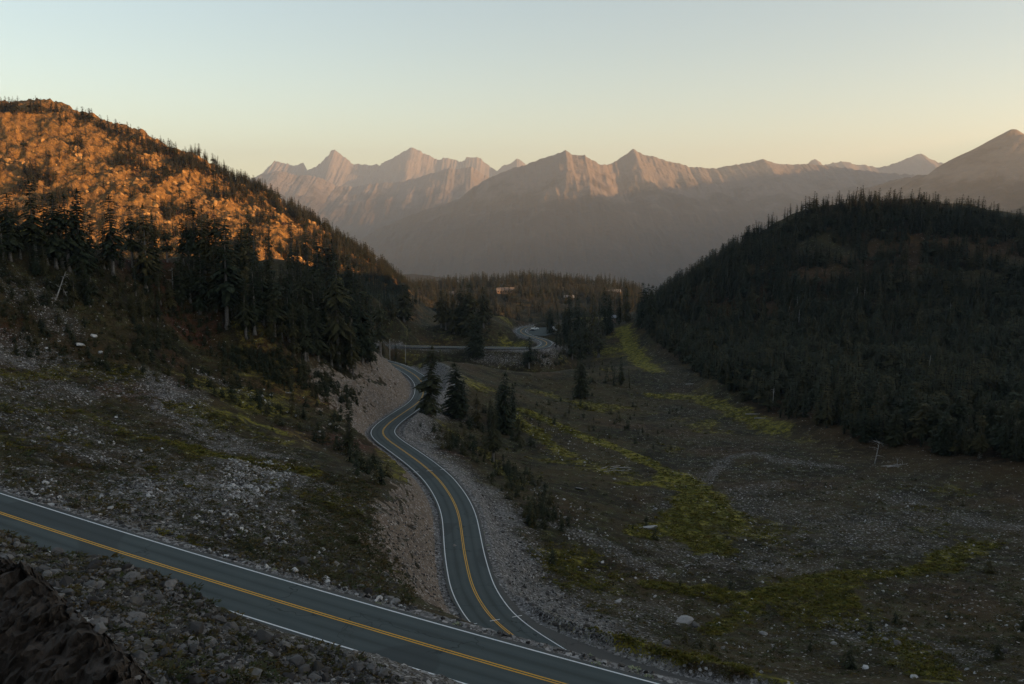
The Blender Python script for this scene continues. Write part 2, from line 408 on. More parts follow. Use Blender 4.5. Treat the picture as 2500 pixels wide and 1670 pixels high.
# roads cut and fill the slopes
def corridor(C, half_r, half_l, cut, fill, gz, mar=1.2):
    kd = KDTree(len(C))
    for i, p in enumerate(C): kd.insert((p[0], p[1], 0), i)
    kd.balance()
    lo, hi = C[:, :2].min(0) - 60, C[:, :2].max(0) + 60
    sel = np.where((gx > lo[0]) & (gx < hi[0]) & (gy > lo[1]) & (gy < hi[1]))[0]
    N = road_frame(C); dist = np.full(len(gz), 1e3); side = np.zeros(len(gz))
    for k in sel:
        co, i, dd = kd.find((gx[k], gy[k], 0))
        if dd > 60: continue
        zr = C[i, 2]
        s = (gx[k] - C[i, 0]) * N[i, 0] + (gy[k] - C[i, 1]) * N[i, 1]
        hw = half_r[i] if s > 0 else half_l[i]
        e = dd - hw - (mar if s > 0 else 1.2)
        dist[k] = dd - hw; side[k] = 1 if s > 0 else -1
        under = 0.12 + 0.0006 * gr[k]; e2 = e + rill[k] * min(max(e, 0), 3) * 0.4; e = e2 if e > 0 else e
        if e <= 0: gz[k] = zr - under
        else: gz[k] = min(max(gz[k], zr - under - fill * e), zr - under + cut * e)
    return dist, side
rill = ridged(gx, gy, 5.0, 4, 21)
nB = len(ROAD_B)
# the lower road has a wide apron on its outer side before the bend
iap = np.linalg.norm(ROAD_B[:, :2] - at_h(1168, 1462, 58.5)[:2], axis=1).argmin()
apron = np.interp(np.arange(nB), [iap - 12, iap + 14, iap + 34, iap + 60], [0, 0.9, 4.6, 7.5])
# direction of travel of ROAD_B: from far to near, so its left side lies to the right in the picture
hBr = np.full(nB, 4.0); hBl = 4.1 + apron
hA = np.full(len(ROAD_A), 4.0)
dA, sA = corridor(ROAD_A, hA, hA, 1.05, 0.62, gz, 0.5)
dB, sB = corridor(ROAD_B, hBr, hBl, 0.95, 0.62, gz)
# paved pull-out beside the far bend
PULL = np.array([at_h(*q) for q in [(1289, 813, 84.6), (1296, 804, 84.6), (1310, 800, 84.6), (1334, 799, 84.6), (1350, 806, 84.6), (1348, 816, 84.6), (1330, 820, 84.6), (1306, 819, 84.6)]])
pc = PULL[:, :2].mean(0); pz = float(PULL[:, 2].mean())
pe = np.linalg.norm(PULL[:, :2] - pc, axis=1); pa = np.arctan2(PULL[:, 1] - pc[1], PULL[:, 0] - pc[0]); po = np.argsort(pa)
pd = np.hypot(gx - pc[0], gy - pc[1]) - np.interp(np.arctan2(gy - pc[1], gx - pc[0]), pa[po], pe[po], period=2 * math.pi)
k_ = (pd < 40) & (dB > 0.5)
gz[k_] = np.where(pd[k_] < 2, pz - 0.4, np.clip(gz[k_], pz - 0.4 - 0.4 * (pd[k_] - 2), pz - 0.4 + 0.5 * (pd[k_] - 2)))
GZ = gz.reshape(na, nr)
T = GZ / GR

def gidx(x, y):
    a = np.arctan2(x, y); l = np.log(np.maximum(np.hypot(x, y), 2.6))
    i = np.clip(np.searchsorted(AZ, a) - 1, 0, na - 2)
    fj = np.interp(l, np.log(RR), np.arange(nr))
    j = np.clip(fj.astype(int), 0, nr - 2)
    return i, j, np.clip((a - AZ[i]) / (AZ[i + 1] - AZ[i]), 0, 1), np.clip(fj - j, 0, 1)
def ground_z(x, y, G=None):
    G = GZ if G is None else G
    x = np.atleast_1d(np.asarray(x, float)); y = np.atleast_1d(np.asarray(y, float))
    i, j, u, v = gidx(x, y)
    return G[i, j] * (1 - u) * (1 - v) + G[i + 1, j] * u * (1 - v) + G[i, j + 1] * (1 - u) * v + G[i + 1, j + 1] * u * v
def hit(px, py, rmin=12.0):
    """where the line of sight through a pixel meets the ground"""
    r = ray(px, py); a = math.atan2(r[0], r[1]); t = r[2] / math.hypot(r[0], r[1])
    i = min(max(int(np.searchsorted(AZ, a)) - 1, 0), na - 2); u = (a - AZ[i]) / (AZ[i + 1] - AZ[i])
    col = T[i] * (1 - u) + T[i + 1] * u
    j0 = int(np.searchsorted(RR, rmin))
    k = np.where(col[j0:] >= t)[0]
    if len(k) == 0: return None
    j = j0 + k[0]
    if j > j0:
        f = (t - col[j - 1]) / (col[j] - col[j - 1] + 1e-12); rr = RR[j - 1] + (RR[j] - RR[j - 1]) * min(max(f, 0), 1)
    else: rr = RR[j]
    return np.array([rr * math.sin(a), rr * math.cos(a), rr * t])
# ------------------------------------------------------------------ ground cover masks, laid on the land as world-space strips
def poly_dist(P):
    """distance of every grid vertex to a polyline given in pixels, through the points where it meets the ground; width is real"""
    P = [hit(*p) for p in P]; P = np.array([p for p in P if p is not None])
    best = np.full(len(gx), 1e9)
    lo = P[:, :2].min(0) - 90; hi = P[:, :2].max(0) + 90
    s = np.where((gx > lo[0]) & (gx < hi[0]) & (gy > lo[1]) & (gy < hi[1]))[0]
    x, y = gx[s], gy[s]; b = np.full(len(s), 1e9)
    for p, q in zip(P[:-1], P[1:]):
        d = q[:2] - p[:2]; L2 = d @ d + 1e-9
        t = np.clip(((x - p[0]) * d[0] + (y - p[1]) * d[1]) / L2, 0, 1)
        b = np.minimum(b, np.hypot(x - p[0] - t * d[0], y - p[1] - t * d[1]))
    best[s] = b
    return best
wob = fbm(gx, gy, 14, 4, 40); wob2 = fbm(gx, gy, 4, 3, 41)
def strip(P, w, soft=0.6):
    d = poly_dist(P) * (1 + 0.9 * wob + 0.3 * wob2)
    return sst(w * (1 + soft), w * (1 - soft), d)
moss = np.zeros(len(gx)); grav = np.zeros(len(gx)); earth = np.zeros(len(gx)); rock = np.zeros(len(gx))
for P, w, k in [
    ([(1280, 1000), (1400, 1055), (1480, 1085), (1560, 1115), (1640, 1160)], 3.5, 0.9), ([(1640, 1160), (1700, 1190), (1690, 1240), (1660, 1290), (1740, 1340)], 6, 0.95),
    ([(1560, 1305), (1640, 1280), (1700, 1300)], 4, 0.8), ([(1520, 1180), (1600, 1180), (1680, 1200)], 3, 0.8), ([(1720, 1200), (1790, 1280)], 4.5, 0.85),
    ([(1590, 1425), (1700, 1440), (1800, 1462), (1880, 1455), (2000, 1412), (2080, 1402), (2200, 1398)], 3.2, 0.9), ([(1950, 1440), (2030, 1420), (2060, 1470)], 4, 0.8), ([(2200, 1398), (2290, 1385), (2330, 1350), (2400, 1330)], 4, 0.7),
    ([(1840, 1470), (1800, 1510), (1740, 1545)], 3, 0.6), ([(1330, 1490), (1400, 1535), (1480, 1570), (1600, 1600), (1760, 1620), (1900, 1660)], 2.2, 0.75), ([(2150, 1560), (2250, 1600), (2300, 1660)], 4, 0.5),
    ([(1515, 800), (1545, 860), (1600, 905)], 7, 0.75), ([(1590, 965), (1700, 970), (1800, 1005), (1900, 1050)], 6, 0.65), ([(1250, 1010), (1300, 1050), (1380, 1110)], 4, 0.7), ([(1410, 1130), (1300, 1120)], 3, 0.6),
    ([(1300, 960), (1450, 985), (1600, 1010)], 3, 0.45), ([(1230, 900), (1300, 890)], 8, 0.4),
    ([(760, 1148), (690, 1140), (600, 1122), (510, 1108), (440, 1085)], 2.6, 0.95), ([(590, 1015), (640, 1040), (690, 1058)], 2.0, 0.75), ([(320, 905), (240, 912), (160, 905), (0, 915)], 3.5, 0.55),
    ([(0, 990), (200, 1005), (300, 1050)], 2, 0.5), ([(300, 1055), (420, 1080), (480, 1120)], 1.6, 0.55), ([(930, 1100), (990, 1165), (1030, 1225)], 2.4, 0.6),
    ([(1050, 1010), (1110, 1060), (1180, 1100), (1260, 1180)], 3, 0.55), ([(1085, 1120), (1180, 1180)], 2, 0.5),
    ([(60, 1225), (200, 1270), (330, 1300), (500, 1335)], 1.0, 0.55), ([(640, 1395), (800, 1440), (960, 1480)], 1.0, 0.6), ([(1110, 795), (1000, 810)], 9, 0.4), ([(1230, 830), (1290, 840)], 7, 0.6), ([(990, 875), (1010, 870)], 5, 0.5)]:
    moss = np.maximum(moss, k * strip(P, w))
moss = np.maximum(moss, w_mead * 0.62 * sst(-0.05, 0.45, fbm(gx, gy, 45, 4, 43)) * sst(80, 160, gr))
moss = np.maximum(moss, 0.5 * w_lhill * sst(-0.05, 0.4, fbm(gx, gy, 30, 3, 44)))
for P, w, k in [
    ([(1700, 1195), (1735, 1165), (1755, 1140), (1790, 1112), (1850, 1108), (1905, 1126), (1960, 1132), (2050, 1140)], 2.4, 0.55), ([(1730, 1160), (1640, 1155)], 3, 0.45), ([(1640, 1230), (1800, 1200), (1900, 1180)], 5, 0.35),
    ([(400, 940), (470, 1030), (560, 1080), (600, 1100)], 7, 0.75), ([(380, 960), (300, 940)], 8, 0.6), ([(640, 1160), (520, 1190), (380, 1200), (300, 1250)], 9, 0.75), ([(760, 1180), (640, 1230), (560, 1290)], 7, 0.6),
    ([(0, 860), (60, 875), (130, 890)], 7, 0.7), ([(0, 935), (200, 950)], 6, 0.6), ([(0, 1010), (150, 1060), (300, 1120)], 9, 0.5), ([(60, 720), (160, 800)], 5, 0.5), ([(480, 905), (600, 960), (660, 985)], 1.2, 0.8),
    ([(2050, 1520), (2150, 1560), (2300, 1600)], 5, 0.55), ([(1850, 1250), (2000, 1300), (2200, 1300)], 22, 0.33), ([(1900, 1380), (1700, 1350)], 12, 0.35), ([(2200, 1220), (2330, 1270), (2500, 1290)], 6, 0.5), ([(1250, 1350), (1330, 1440), (1420, 1520)], 7, 0.8),
    ([(1050, 1000), (1010, 1040), (1000, 1060)], 6, 0.9), ([(1230, 1330), (1180, 1230), (1130, 1160)], 3, 0.85), ([(1330, 1270), (1500, 1340), (1600, 1400)], 3, 0.5), ([(1400, 1440), (1600, 1500)], 7, 0.45), ([(1150, 870), (1250, 880), (1330, 880)], 4, 0.6), ([(1340, 855), (1380, 850)], 5, 0.8)]:
    grav = np.maximum(grav, k * strip(P, w))
shelf = w_lhill * sst(240, 150, gr) + sst(75, 95, gr) * sst(150, 120, gr) * sst(0.0, -0.06, ga)
grav = np.maximum(grav, (0.08 + 0.34 * sst(-0.2, 0.35, fbm(gx, gy, 22, 4, 51))) * np.clip(shelf, 0, 1) * (1 - sst(-0.15, -0.05, ga) * 0.35))
grav = np.maximum(grav, 0.75 * w_near)
grav = np.maximum(grav, 0.11 * w_mead * sst(0.10, 0.2, ga))
grav = grav * (1 - 0.7 * np.clip(moss * 1.2, 0, 1))
dd = np.minimum(dA, dB)
grav = np.maximum(grav, sst(2.6, 1.0, dd + wob2 * 0.8))
onroad = dd < 900
fillB = (dB < 900) & (sB < 0) & (gr < 420) & (ga < 0.12)
grav = np.maximum(grav, np.where(fillB, 0.85 * sst(16, 5, dB + wob * 6), 0))
grav = np.maximum(grav, np.where((dA < 900) & (sA < 0), 0.7 * sst(5, 2, dA + wob * 3), 0))
# earth where the road cuts into the bank: left of the lower road
cutB = (dB < 900) & (sB > 0) & (gr < 450) & (ga < 0.1)
slope_r = np.gradient(GZ, axis=1) / np.gradient(GR, axis=1)
slope_a = np.gradient(GZ, axis=0) / (np.gradient(GA, axis=0) * GR)
steep = np.hypot(slope_r, slope_a).ravel()
earth = np.where(cutB, sst(0.45, 0.75, steep) * sst(24, 14, dB) * 0.95, 0)
moss *= (1 - np.where(cutB & (dB < 14), 0.8 * sst(0.4, 0.7, steep), 0))
heath_red = np.clip(w_lhill * sst(0.0, 0.4, fbm(gx, gy, 25, 3, 46)) * sst(170, 230, gr) * sst(420, 360, gr) + w_mtn * sst(-0.05, 0.35, fbm(gx, gy, 60, 4, 47)) + 0.6 * w_rhill * sst(-0.1, 0.3, fbm(gx, gy, 80, 3, 48)) + 0.4 * w_mead * sst(0.1, 0.5, fbm(gx, gy, 30, 3, 49)), 0, 1)
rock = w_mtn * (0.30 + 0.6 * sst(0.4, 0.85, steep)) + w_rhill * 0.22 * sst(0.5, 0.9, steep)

# ------------------------------------------------------------------ ground split into named pieces of land
region = np.zeros(len(gx), int)
region[(w_mtn > 0.5)] = 1
region[(w_rhill > 0.5)] = 2
region[(w_plat > 0.5)] = 3
region[(w_lhill > 0.5) & (gr > 190)] = 4
rg = region.reshape(na, nr)[:-1, :-1]
vid = np.arange(na * nr).reshape(na, nr)
faces = np.stack([vid[:-1, :-1], vid[1:, :-1], vid[1:, 1:], vid[:-1, 1:]], -1)[..., ::-1]
GV = np.stack([gx, gy, gz], 1)
for k, nm in enumerate(['ground', 'mountain_slope', 'wooded_hill', 'plateau', 'hillside']):
    f = faces[rg == k].reshape(-1, 4)
    used, inv = np.unique(f, return_inverse=True)
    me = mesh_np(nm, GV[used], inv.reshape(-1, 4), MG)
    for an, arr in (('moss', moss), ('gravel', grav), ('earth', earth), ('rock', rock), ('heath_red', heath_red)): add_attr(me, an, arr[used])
    tag(link(bpy.data.objects.new(nm, me)), kind='structure')
# valley floor far below, to the horizon
me = mesh_py('valley_floor', [(-40000, -20000, -1300), (40000, -20000, -1300), (40000, 60000, -1300), (-40000, 60000, -1300)], [(0, 1, 2, 3)], MG)
tag(link(bpy.data.objects.new('valley_floor', me)), kind='structure')

# ------------------------------------------------------------------ roads
def sheet(name, vf, m, parent=None, kind=None):
    o = link(bpy.data.objects.new(name, mesh_np(name, vf[0], vf[1], m, smooth=True)), parent)
    if kind: o['kind'] = kind
    return o
jag = lambda n, s, a: a * perlin(np.arange(n) / 3.0, np.full(n, s * 7.3), s)
for C, hr, hl, tick in ((ROAD_A, hA, hA, []), (ROAD_B, hBr, hBl, [(1020, 1162), (1159, 1531)])):
    n = len(C)
    cols = np.linspace(0, 1, 9); lft, rgt = -(hl + jag(n, 1, 0.16)), hr + jag(n, 2, 0.16)
    Nn = road_frame(C); OF = lft[:, None] + (rgt - lft)[:, None] * cols[None]
    V = np.concatenate([C[:, None, :2] + Nn[:, None, :] * OF[..., None], np.repeat(C[:, None, 2:], 9, 1)], -1).reshape(-1, 3)
    vi = np.arange(n * 9).reshape(n, 9); fc = np.stack([vi[:-1, :-1], vi[:-1, 1:], vi[1:, 1:], vi[1:, :-1]], -1).reshape(-1, 4)
    rd = sheet('road', (V, fc), M_ASPH, kind='structure'); add_attr(rd.data, 'across', OF.ravel())
    far = 1.0
    for nm, a, b, m in (('edge_line', -3.52, -3.37, M_WHITE), ('edge_line', 3.37, 3.52, M_WHITE), ('centre_line', -0.21, -0.08, M_YELLOW), ('centre_line', 0.08, 0.21, M_YELLOW)):
        sheet(nm, ribbon(C, a, b, 0.012), m, rd)
    if tick:
        kk = [np.linalg.norm(C[:, :2] - at_h(px, py, h)[:2], axis=1).argmin() for px, py, h in [(1048, 1150, 62.5), (1205, 1512, 58)]]
        N = road_frame(C)
        for k in kk:                                  # short survey ticks across the painted lines
            for off in (-3.44, 0.0, 3.44):
                c = C[k, :2] + N[k] * off; t = np.array([-N[k][1], N[k][0]])
                q = [c + N[k] * 0.75 + t * 0.07, c - N[k] * 0.75 + t * 0.07, c - N[k] * 0.75 - t * 0.07, c + N[k] * 0.75 - t * 0.07]
                link(bpy.data.objects.new('survey_mark', mesh_py('survey_mark', [(p[0], p[1], C[k, 2] + 0.02) for p in q], [(0, 1, 2, 3)], M_WHITE)), rd)

# paved pull-out in the far bend
pv_ = [(p[0], p[1], pz + 0.0) for p in PULL]
link(tag(bpy.data.objects.new('parking_area', mesh_py('parking_area', pv_, [tuple(range(len(pv_)))], M_ASPH)), kind='structure'))
# ------------------------------------------------------------------ far mountains
def mat_far():
    m, nt, b = new_mat('far_mountain_rock')
    g = NT(nt); p = g.pos()
    n = g.noise(p, 0.0025, 8, 0.62); n2 = g.noise(p, 0.013, 6, 0.6)
    geo = g.n('ShaderNodeNewGeometry'); sp = g.n('ShaderNodeSeparateXYZ'); nt.links.new(geo.outputs['Normal'], sp.inputs[0])
    zz = g.n('ShaderNodeSeparateXYZ'); nt.links.new(p, zz.inputs[0])
    rockc = g.mix(n2, (0.10, 0.075, 0.058), (0.22, 0.165, 0.125))
    veg = g.mix(n2, (0.028, 0.032, 0.016), (0.10, 0.05, 0.025))
    f = g.math('ADD', g.ramp(zz.outputs[2], -300, 800), g.math('MULTIPLY', g.math('SUBTRACT', n, 0.5), 2.2))
    nt.links.new(g.mix(g.ramp(f, 0.25, 0.75), veg, rockc), b.inputs['Base Color'])
    nt.links.new(g.bump(g.math('ADD', n2, g.math('MULTIPLY', n, 3.0)), 0.5, 50.0), b.inputs['Normal'])
    return m
M_FAR = mat_far()
DS = 2500 / 2347
def mountain(name, prof, Y, depth_f, depth_b, base, seed, nu=420, nv=90, rough=1.0, disp=True):
    """ridge with the traced crest, flanks falling to the valley, spurs and gullies by ridged noise. prof: (px,py[,dY])"""
    s = DS if disp else 1.0
    Y *= FS; depth_f *= FS; depth_b *= FS; K = Y / 7000; prof = [(q[0], q[1], (q[2] if len(q) > 2 else 0) * FS) for q in prof]
    P = np.array([at_y(q[0] * s, q[1] * s, Y + (q[2] if len(q) > 2 else 0)) for q in prof])
    u = np.linspace(P[0, 0], P[-1, 0], nu)
    cz = np.interp(u, P[:, 0], P[:, 2]); cy = np.interp(u, P[:, 0], P[:, 1])
    sc = (P[-1, 0] - P[0, 0])
    cz = cz + rough * Y / 7000 * (fbm(u, u * 0 + seed, 220 * Y / 7000, 5, seed, 0.62) * 14 + ridged(u, u * 0 + seed * 2, 70 * Y / 7000, 4, seed + 2, 0.75) * 14)
    v = np.linspace(-1, 1, nv); v = np.sign(v) * np.abs(v) ** 1.35
    U, V = np.meshgrid(u, v, indexing='ij')
    front = V < 0
    dep = np.where(front, depth_f, depth_b)
    y = cy[:, None] + V * dep + fbm(U, V * dep, 900 * K, 3, seed + 3) * 120 * K * np.abs(V)
    a = np.abs(V)
    # gullies: warp along the ridge, stronger lower down
    Uw = U + fbm(U, V * dep, 700 * K, 3, seed + 5) * 500 * K * a
    czw = np.interp(Uw.ravel(), u, cz).reshape(U.shape) * (a ** 0.5) + cz[:, None] * (1 - a ** 0.5)
    prof_v = 1 - (0.9 * a + 0.1 * a ** 2)
    z = base + (czw - base) * prof_v
    amp = K ** 0.7 * rough * 0.8
    z += (ridged(U, V * dep * 0.55, 620 * K, 6, seed + 9, 0.62) - 0.85) * 120 * amp * sst(0.0, 0.22, a) * sst(1.0, 0.7, a)
    z += (ridged(U, V * dep * 0.6, 150 * K, 4, seed + 15, 0.66) - 0.9) * 30 * amp * sst(0.0, 0.05, a)
    vid = np.arange(U.size).reshape(U.shape)
    f = np.stack([vid[:-1, :-1], vid[1:, :-1], vid[1:, 1:], vid[:-1, 1:]], -1).reshape(-1, 4)
    me = mesh_np(name, np.stack([U.ravel(), y.ravel(), z.ravel()], 1), f, M_FAR)
    return tag(link(bpy.data.objects.new(name, me)), kind='structure')
FS = 1.6                                     # the far ranges stand this much farther out than first paced
BASE = -1200
mountain('mountain', [(420, 470), (520, 430), (590, 408), (612, 388), (630, 370), (645, 376), (660, 379), (675, 384), (695, 377), (704, 393), (720, 384), (735, 374), (745, 362), (756, 355), (758, 347), (768, 345), (780, 355), (795, 367), (812, 380), (840, 379), (870, 378), (885, 368), (905, 361), (925, 350), (945, 340), (965, 348), (985, 358), (1005, 368), (1018, 363), (1035, 365), (1058, 374), (1070, 362), (1085, 360), (1100, 363), (1110, 372), (1125, 384), (1140, 393), (1155, 380), (1170, 377), (1185, 366), (1198, 372), (1212, 383), (1260, 400), (1400, 440), (1600, 460)], 14500, 4200, 3000, BASE, 100, 900, 60, 1.2)
mountain('mountain', [(300, 470), (450, 440), (560, 416), (590, 405), (620, 396), (645, 393), (670, 400), (700, 402), (740, 412), (770, 428), (810, 428), (860, 422), (905, 418), (960, 410), (1000, 395), (1030, 386), (1055, 390), (1080, 383), (1100, 396), (1130, 415), (1180, 440), (1300, 480), (1500, 520)], 10800, 3800, 2000, BASE, 130, 640, 60)
mountain('mountain', [(1500, 420), (1640, 395), (1750, 385), (1845, 380), (1856, 370), (1868, 366), (1884, 380), (1905, 376), (1930, 371), (1945, 372), (1965, 379), (1990, 380), (2015, 385), (2060, 372), (2085, 362), (2110, 352), (2130, 362), (2150, 373), (2260, 395), (2400, 420)], 11500, 3500, 2000, BASE, 160, 520, 50)
mountain('mountain', [(640, 640), (760, 585), (860, 530), (900, 512), (960, 489), (1010, 470), (1050, 458), (1085, 430), (1110, 415), (1140, 402), (1175, 388), (1200, 383), (1225, 370), (1255, 362), (1282, 353), (1297, 347), (1312, 357), (1340, 358), (1355, 368), (1380, 380), (1400, 378, 250), (1425, 362, 400), (1450, 343, 500), (1470, 355, 500), (1500, 361, 500), (1530, 370, 500), (1580, 384, 500), (1640, 389, 500), (1680, 380, 500), (1705, 376, 500), (1725, 373, 500), (1750, 366, 500), (1780, 376, 500), (1820, 380, 500), (1860, 378, 500), (1920, 385, 400), (2000, 395, 300), (2200, 410), (2600, 420)], 7600, 3600, 2000, BASE, 190, 900, 100)
mountain('hill', [(760, 690), (830, 655), (880, 640), (920, 628), (950, 627), (985, 630), (1020, 637), (1060, 650), (1110, 668), (1200, 690)], 2700, 700, 500, BASE, 215, 300, 50, 0.35)
# long ridge at right: near part in view, then on beyond the frame, round to the south-east; it keeps the morning sun off the valley
def big_ridge(name, pts, wid, base, seed, nu=300, nv=60, peaks=()):
    P = catmull(pts, step=np.linalg.norm(np.diff(np.array(pts, float)[:, :2], axis=0), axis=1).sum() / nu)
    nu = len(P)
    t = np.gradient(P[:, :2], axis=0); t /= np.linalg.norm(t, axis=1)[:, None]; N = np.stack([t[:, 1], -t[:, 0]], 1)
    v = np.linspace(-1, 1, nv); v = np.sign(v) * np.abs(v) ** 1.3
    X = P[:, 0:1] + N[:, 0:1] * v * wid; Y = P[:, 1:2] + N[:, 1:2] * v * wid
    a = np.abs(v)[None, :]
    cz = P[:, 2:3] + (fbm(P[:, 0:1], P[:, 1:2], 260, 5, seed, 0.6) * 16 if wid < 2000 else fbm(P[:, 0:1], P[:, 1:2], 420, 5, seed, 0.68) * 44 + ridged(P[:, 0:1], P[:, 1:2], 170, 4, seed + 1, 0.75) * 26 - 26)
    for qx, qy, qh, qw in peaks:
        cz = cz + qh * np.clip(1 - np.hypot(P[:, 0:1] - qx, P[:, 1:2] - qy) / qw, 0, 1) ** 1.3
    z = base + (cz - base) * ((1 - (0.55 * a + 0.45 * a ** 2)) if wid < 2000 else 1 - (0.85 * a + 0.15 * a ** 2))
    z = z + ridged(X, Y, 420, 5, seed + 4, 0.6) * 60 * sst(0.0, 0.3, a)
    vid = np.arange(nu * nv).reshape(nu, nv)
    f = np.stack([vid[:-1, :-1], vid[:-1, 1:], vid[1:, 1:], vid[1:, :-1]], -1).reshape(-1, 4)
    me = mesh_np(name, np.stack([X.ravel(), Y.ravel(), z.ravel()], 1), f, M_FAR)
    return tag(link(bpy.data.objects.new(name, me)), kind='structure')
rp = [at_y(px * DS, py * DS, Y * FS) for px, py, Y in [(1780, 520, 6200), (1870, 478, 5900), (1930, 449, 5700), (2020, 420, 5400), (2100, 401, 5150), (2180, 385, 4900), (2240, 362, 4700), (2290, 326, 4550), (2325, 300, 4450), (2347, 308, 4400)]]
rp += [np.array(p, float) for p in [(2700 * FS, 4150 * FS, 330 * FS), (3000 * FS, 3800 * FS, 330 * FS)]]
big_ridge('mountain_ridge', rp, 1900 * FS, BASE, 230, 400, 60, [(*at_y(2325 * DS, 300 * DS, 4450 * FS)[:2], 48, 260), (*at_y(2240 * DS, 362 * DS, 4700 * FS)[:2], 25, 200), (*at_y(2290 * DS, 326 * DS, 4550 * FS)[:2], 20, 150)])
big_ridge('mountain_ridge', [(3300, 4300, 330), (2850, 2900, 210), (2650, 1800, 170), (2650, 1100, 175), (2700, 600, 185), (2700, 300, 220), (2700, 80, 310), (2700, -60, 360), (2700, -250, 390), (2700, -420, 440), (2700, -700, 495), (2700, -1400, 480), (2600, -2000, 420)], 1500, -500, 260)  # unseen ridge; crest heights shaped to set where its shade falls
big_ridge('mountain_ridge', [(x * FS, y * FS, z * FS) for x, y, z in [(3600, 4300, 480), (4100, 5000, 640), (4500, 5800, 680), (4800, 6600, 700), (5200, 7400, 720), (5500, 8100, 700)]], 1500 * FS, BASE, 290)  # unseen outer ridge, added to shade the far mountain's lower flank and haze

# ------------------------------------------------------------------ haze
def haze():
    v = [(-11500, -2700, -1500), (11500, -2700, -1500), (11500, 28500, -1500), (-11500, 28500, -1500)]
    v = v + [(x, y, 1820) for x, y, z in v]
    f = [(3, 2, 1, 0), (4, 5, 6, 7), (0, 1, 5, 4), (1, 2, 6, 5), (2, 3, 7, 6), (3, 0, 4, 7)]
    m = bpy.data.materials.new('haze_air'); m.use_nodes = True
    nt = m.node_tree; nt.nodes.clear()
    out = nt.nodes.new('ShaderNodeOutputMaterial'); pv = nt.nodes.new('ShaderNodeVolumePrincipled')
    pv.inputs['Color'].default_value = (0.80, 0.90, 1.0, 1)
    pv.inputs['Density'].default_value = HAZE
    pv.inputs['Anisotropy'].default_value = 0.35
    nt.links.new(pv.outputs[0], out.inputs['Volume'])
    o = link(bpy.data.objects.new('haze', mesh_py('haze', v, f, m)))
    tag(o, 'thin golden morning haze filling the valley', 'haze', kind='stuff')
HAZE = 4.2e-5
haze()
# ------------------------------------------------------------------ vegetation: prototypes
def mat_needles(name, a, b_, c):
    m, nt, b = new_mat(name)
    g = NT(nt); oi = g.n('ShaderNodeObjectInfo').outputs['Random']
    n = g.noise(g.pos(), 0.9, 3, 0.6)
    col = g.mix(g.ramp(n, 0.3, 0.7), a, b_)
    col = g.mix(g.math('MULTIPLY', g.math('POWER', oi, 2.2), 0.55), col, c)
    nt.links.new(col, b.inputs['Base Color'])
    b.inputs['Roughness'].default_value = 0.85
    return m
M_NEEDLE = mat_needles('conifer_needles', (0.014, 0.019, 0.010), (0.029, 0.036, 0.016), (0.095, 0.070, 0.022))
M_HEATHER = mat_needles('heather_leaves', (0.050, 0.040, 0.018), (0.045, 0.058, 0.020), (0.13, 0.075, 0.018))
def mat_bark(name, a, b_):
    m, nt, b = new_mat(name)
    g = NT(nt); n = g.noise(g.pos(), 2.5, 5, 0.7)
    nt.links.new(g.mix(g.ramp(n, 0.3, 0.7), a, b_), b.inputs['Base Color'])
    return m
M_BARK = mat_bark('conifer_bark', (0.09, 0.075, 0.065), (0.21, 0.19, 0.17))
M_DEAD = mat_bark('weathered_wood', (0.20, 0.18, 0.165), (0.44, 0.42, 0.39))

M_BARK_D = mat_bark('dark_bark', (0.025, 0.022, 0.018), (0.055, 0.048, 0.040))
def tube(path, radii, k=6, cap=True):
    """tapered tube along a path; returns verts, tris/quads list"""
    path = np.array(path, float); v = []; f = []
    for i, p in enumerate(path):
        t = path[min(i + 1, len(path) - 1)] - path[max(i - 1, 0)]; t /= np.linalg.norm(t) + 1e-9
        a = np.cross(t, [0.31, 0.95, 0.02] if abs(t[1]) < 0.9 else [1, 0, 0]); a /= np.linalg.norm(a); b = np.cross(t, a)
        for j in range(k):
            w = 2 * math.pi * j / k
            v.append(p + radii[i] * (math.cos(w) * a + math.sin(w) * b))
    for i in range(len(path) - 1):
        for j in range(k):
            f.append((i * k + j, i * k + (j + 1) % k, (i + 1) * k + (j + 1) % k, (i + 1) * k + j))
    if cap:
        f.append(tuple(range(k))[::-1]); f.append(tuple((len(path) - 1) * k + j for j in range(k)))
    return v, f
def merge(parts):
    V = []; F = []
    for v, f in parts:
        o = len(V); V += list(v); F += [tuple(i + o for i in q) for q in f]
    return V, F

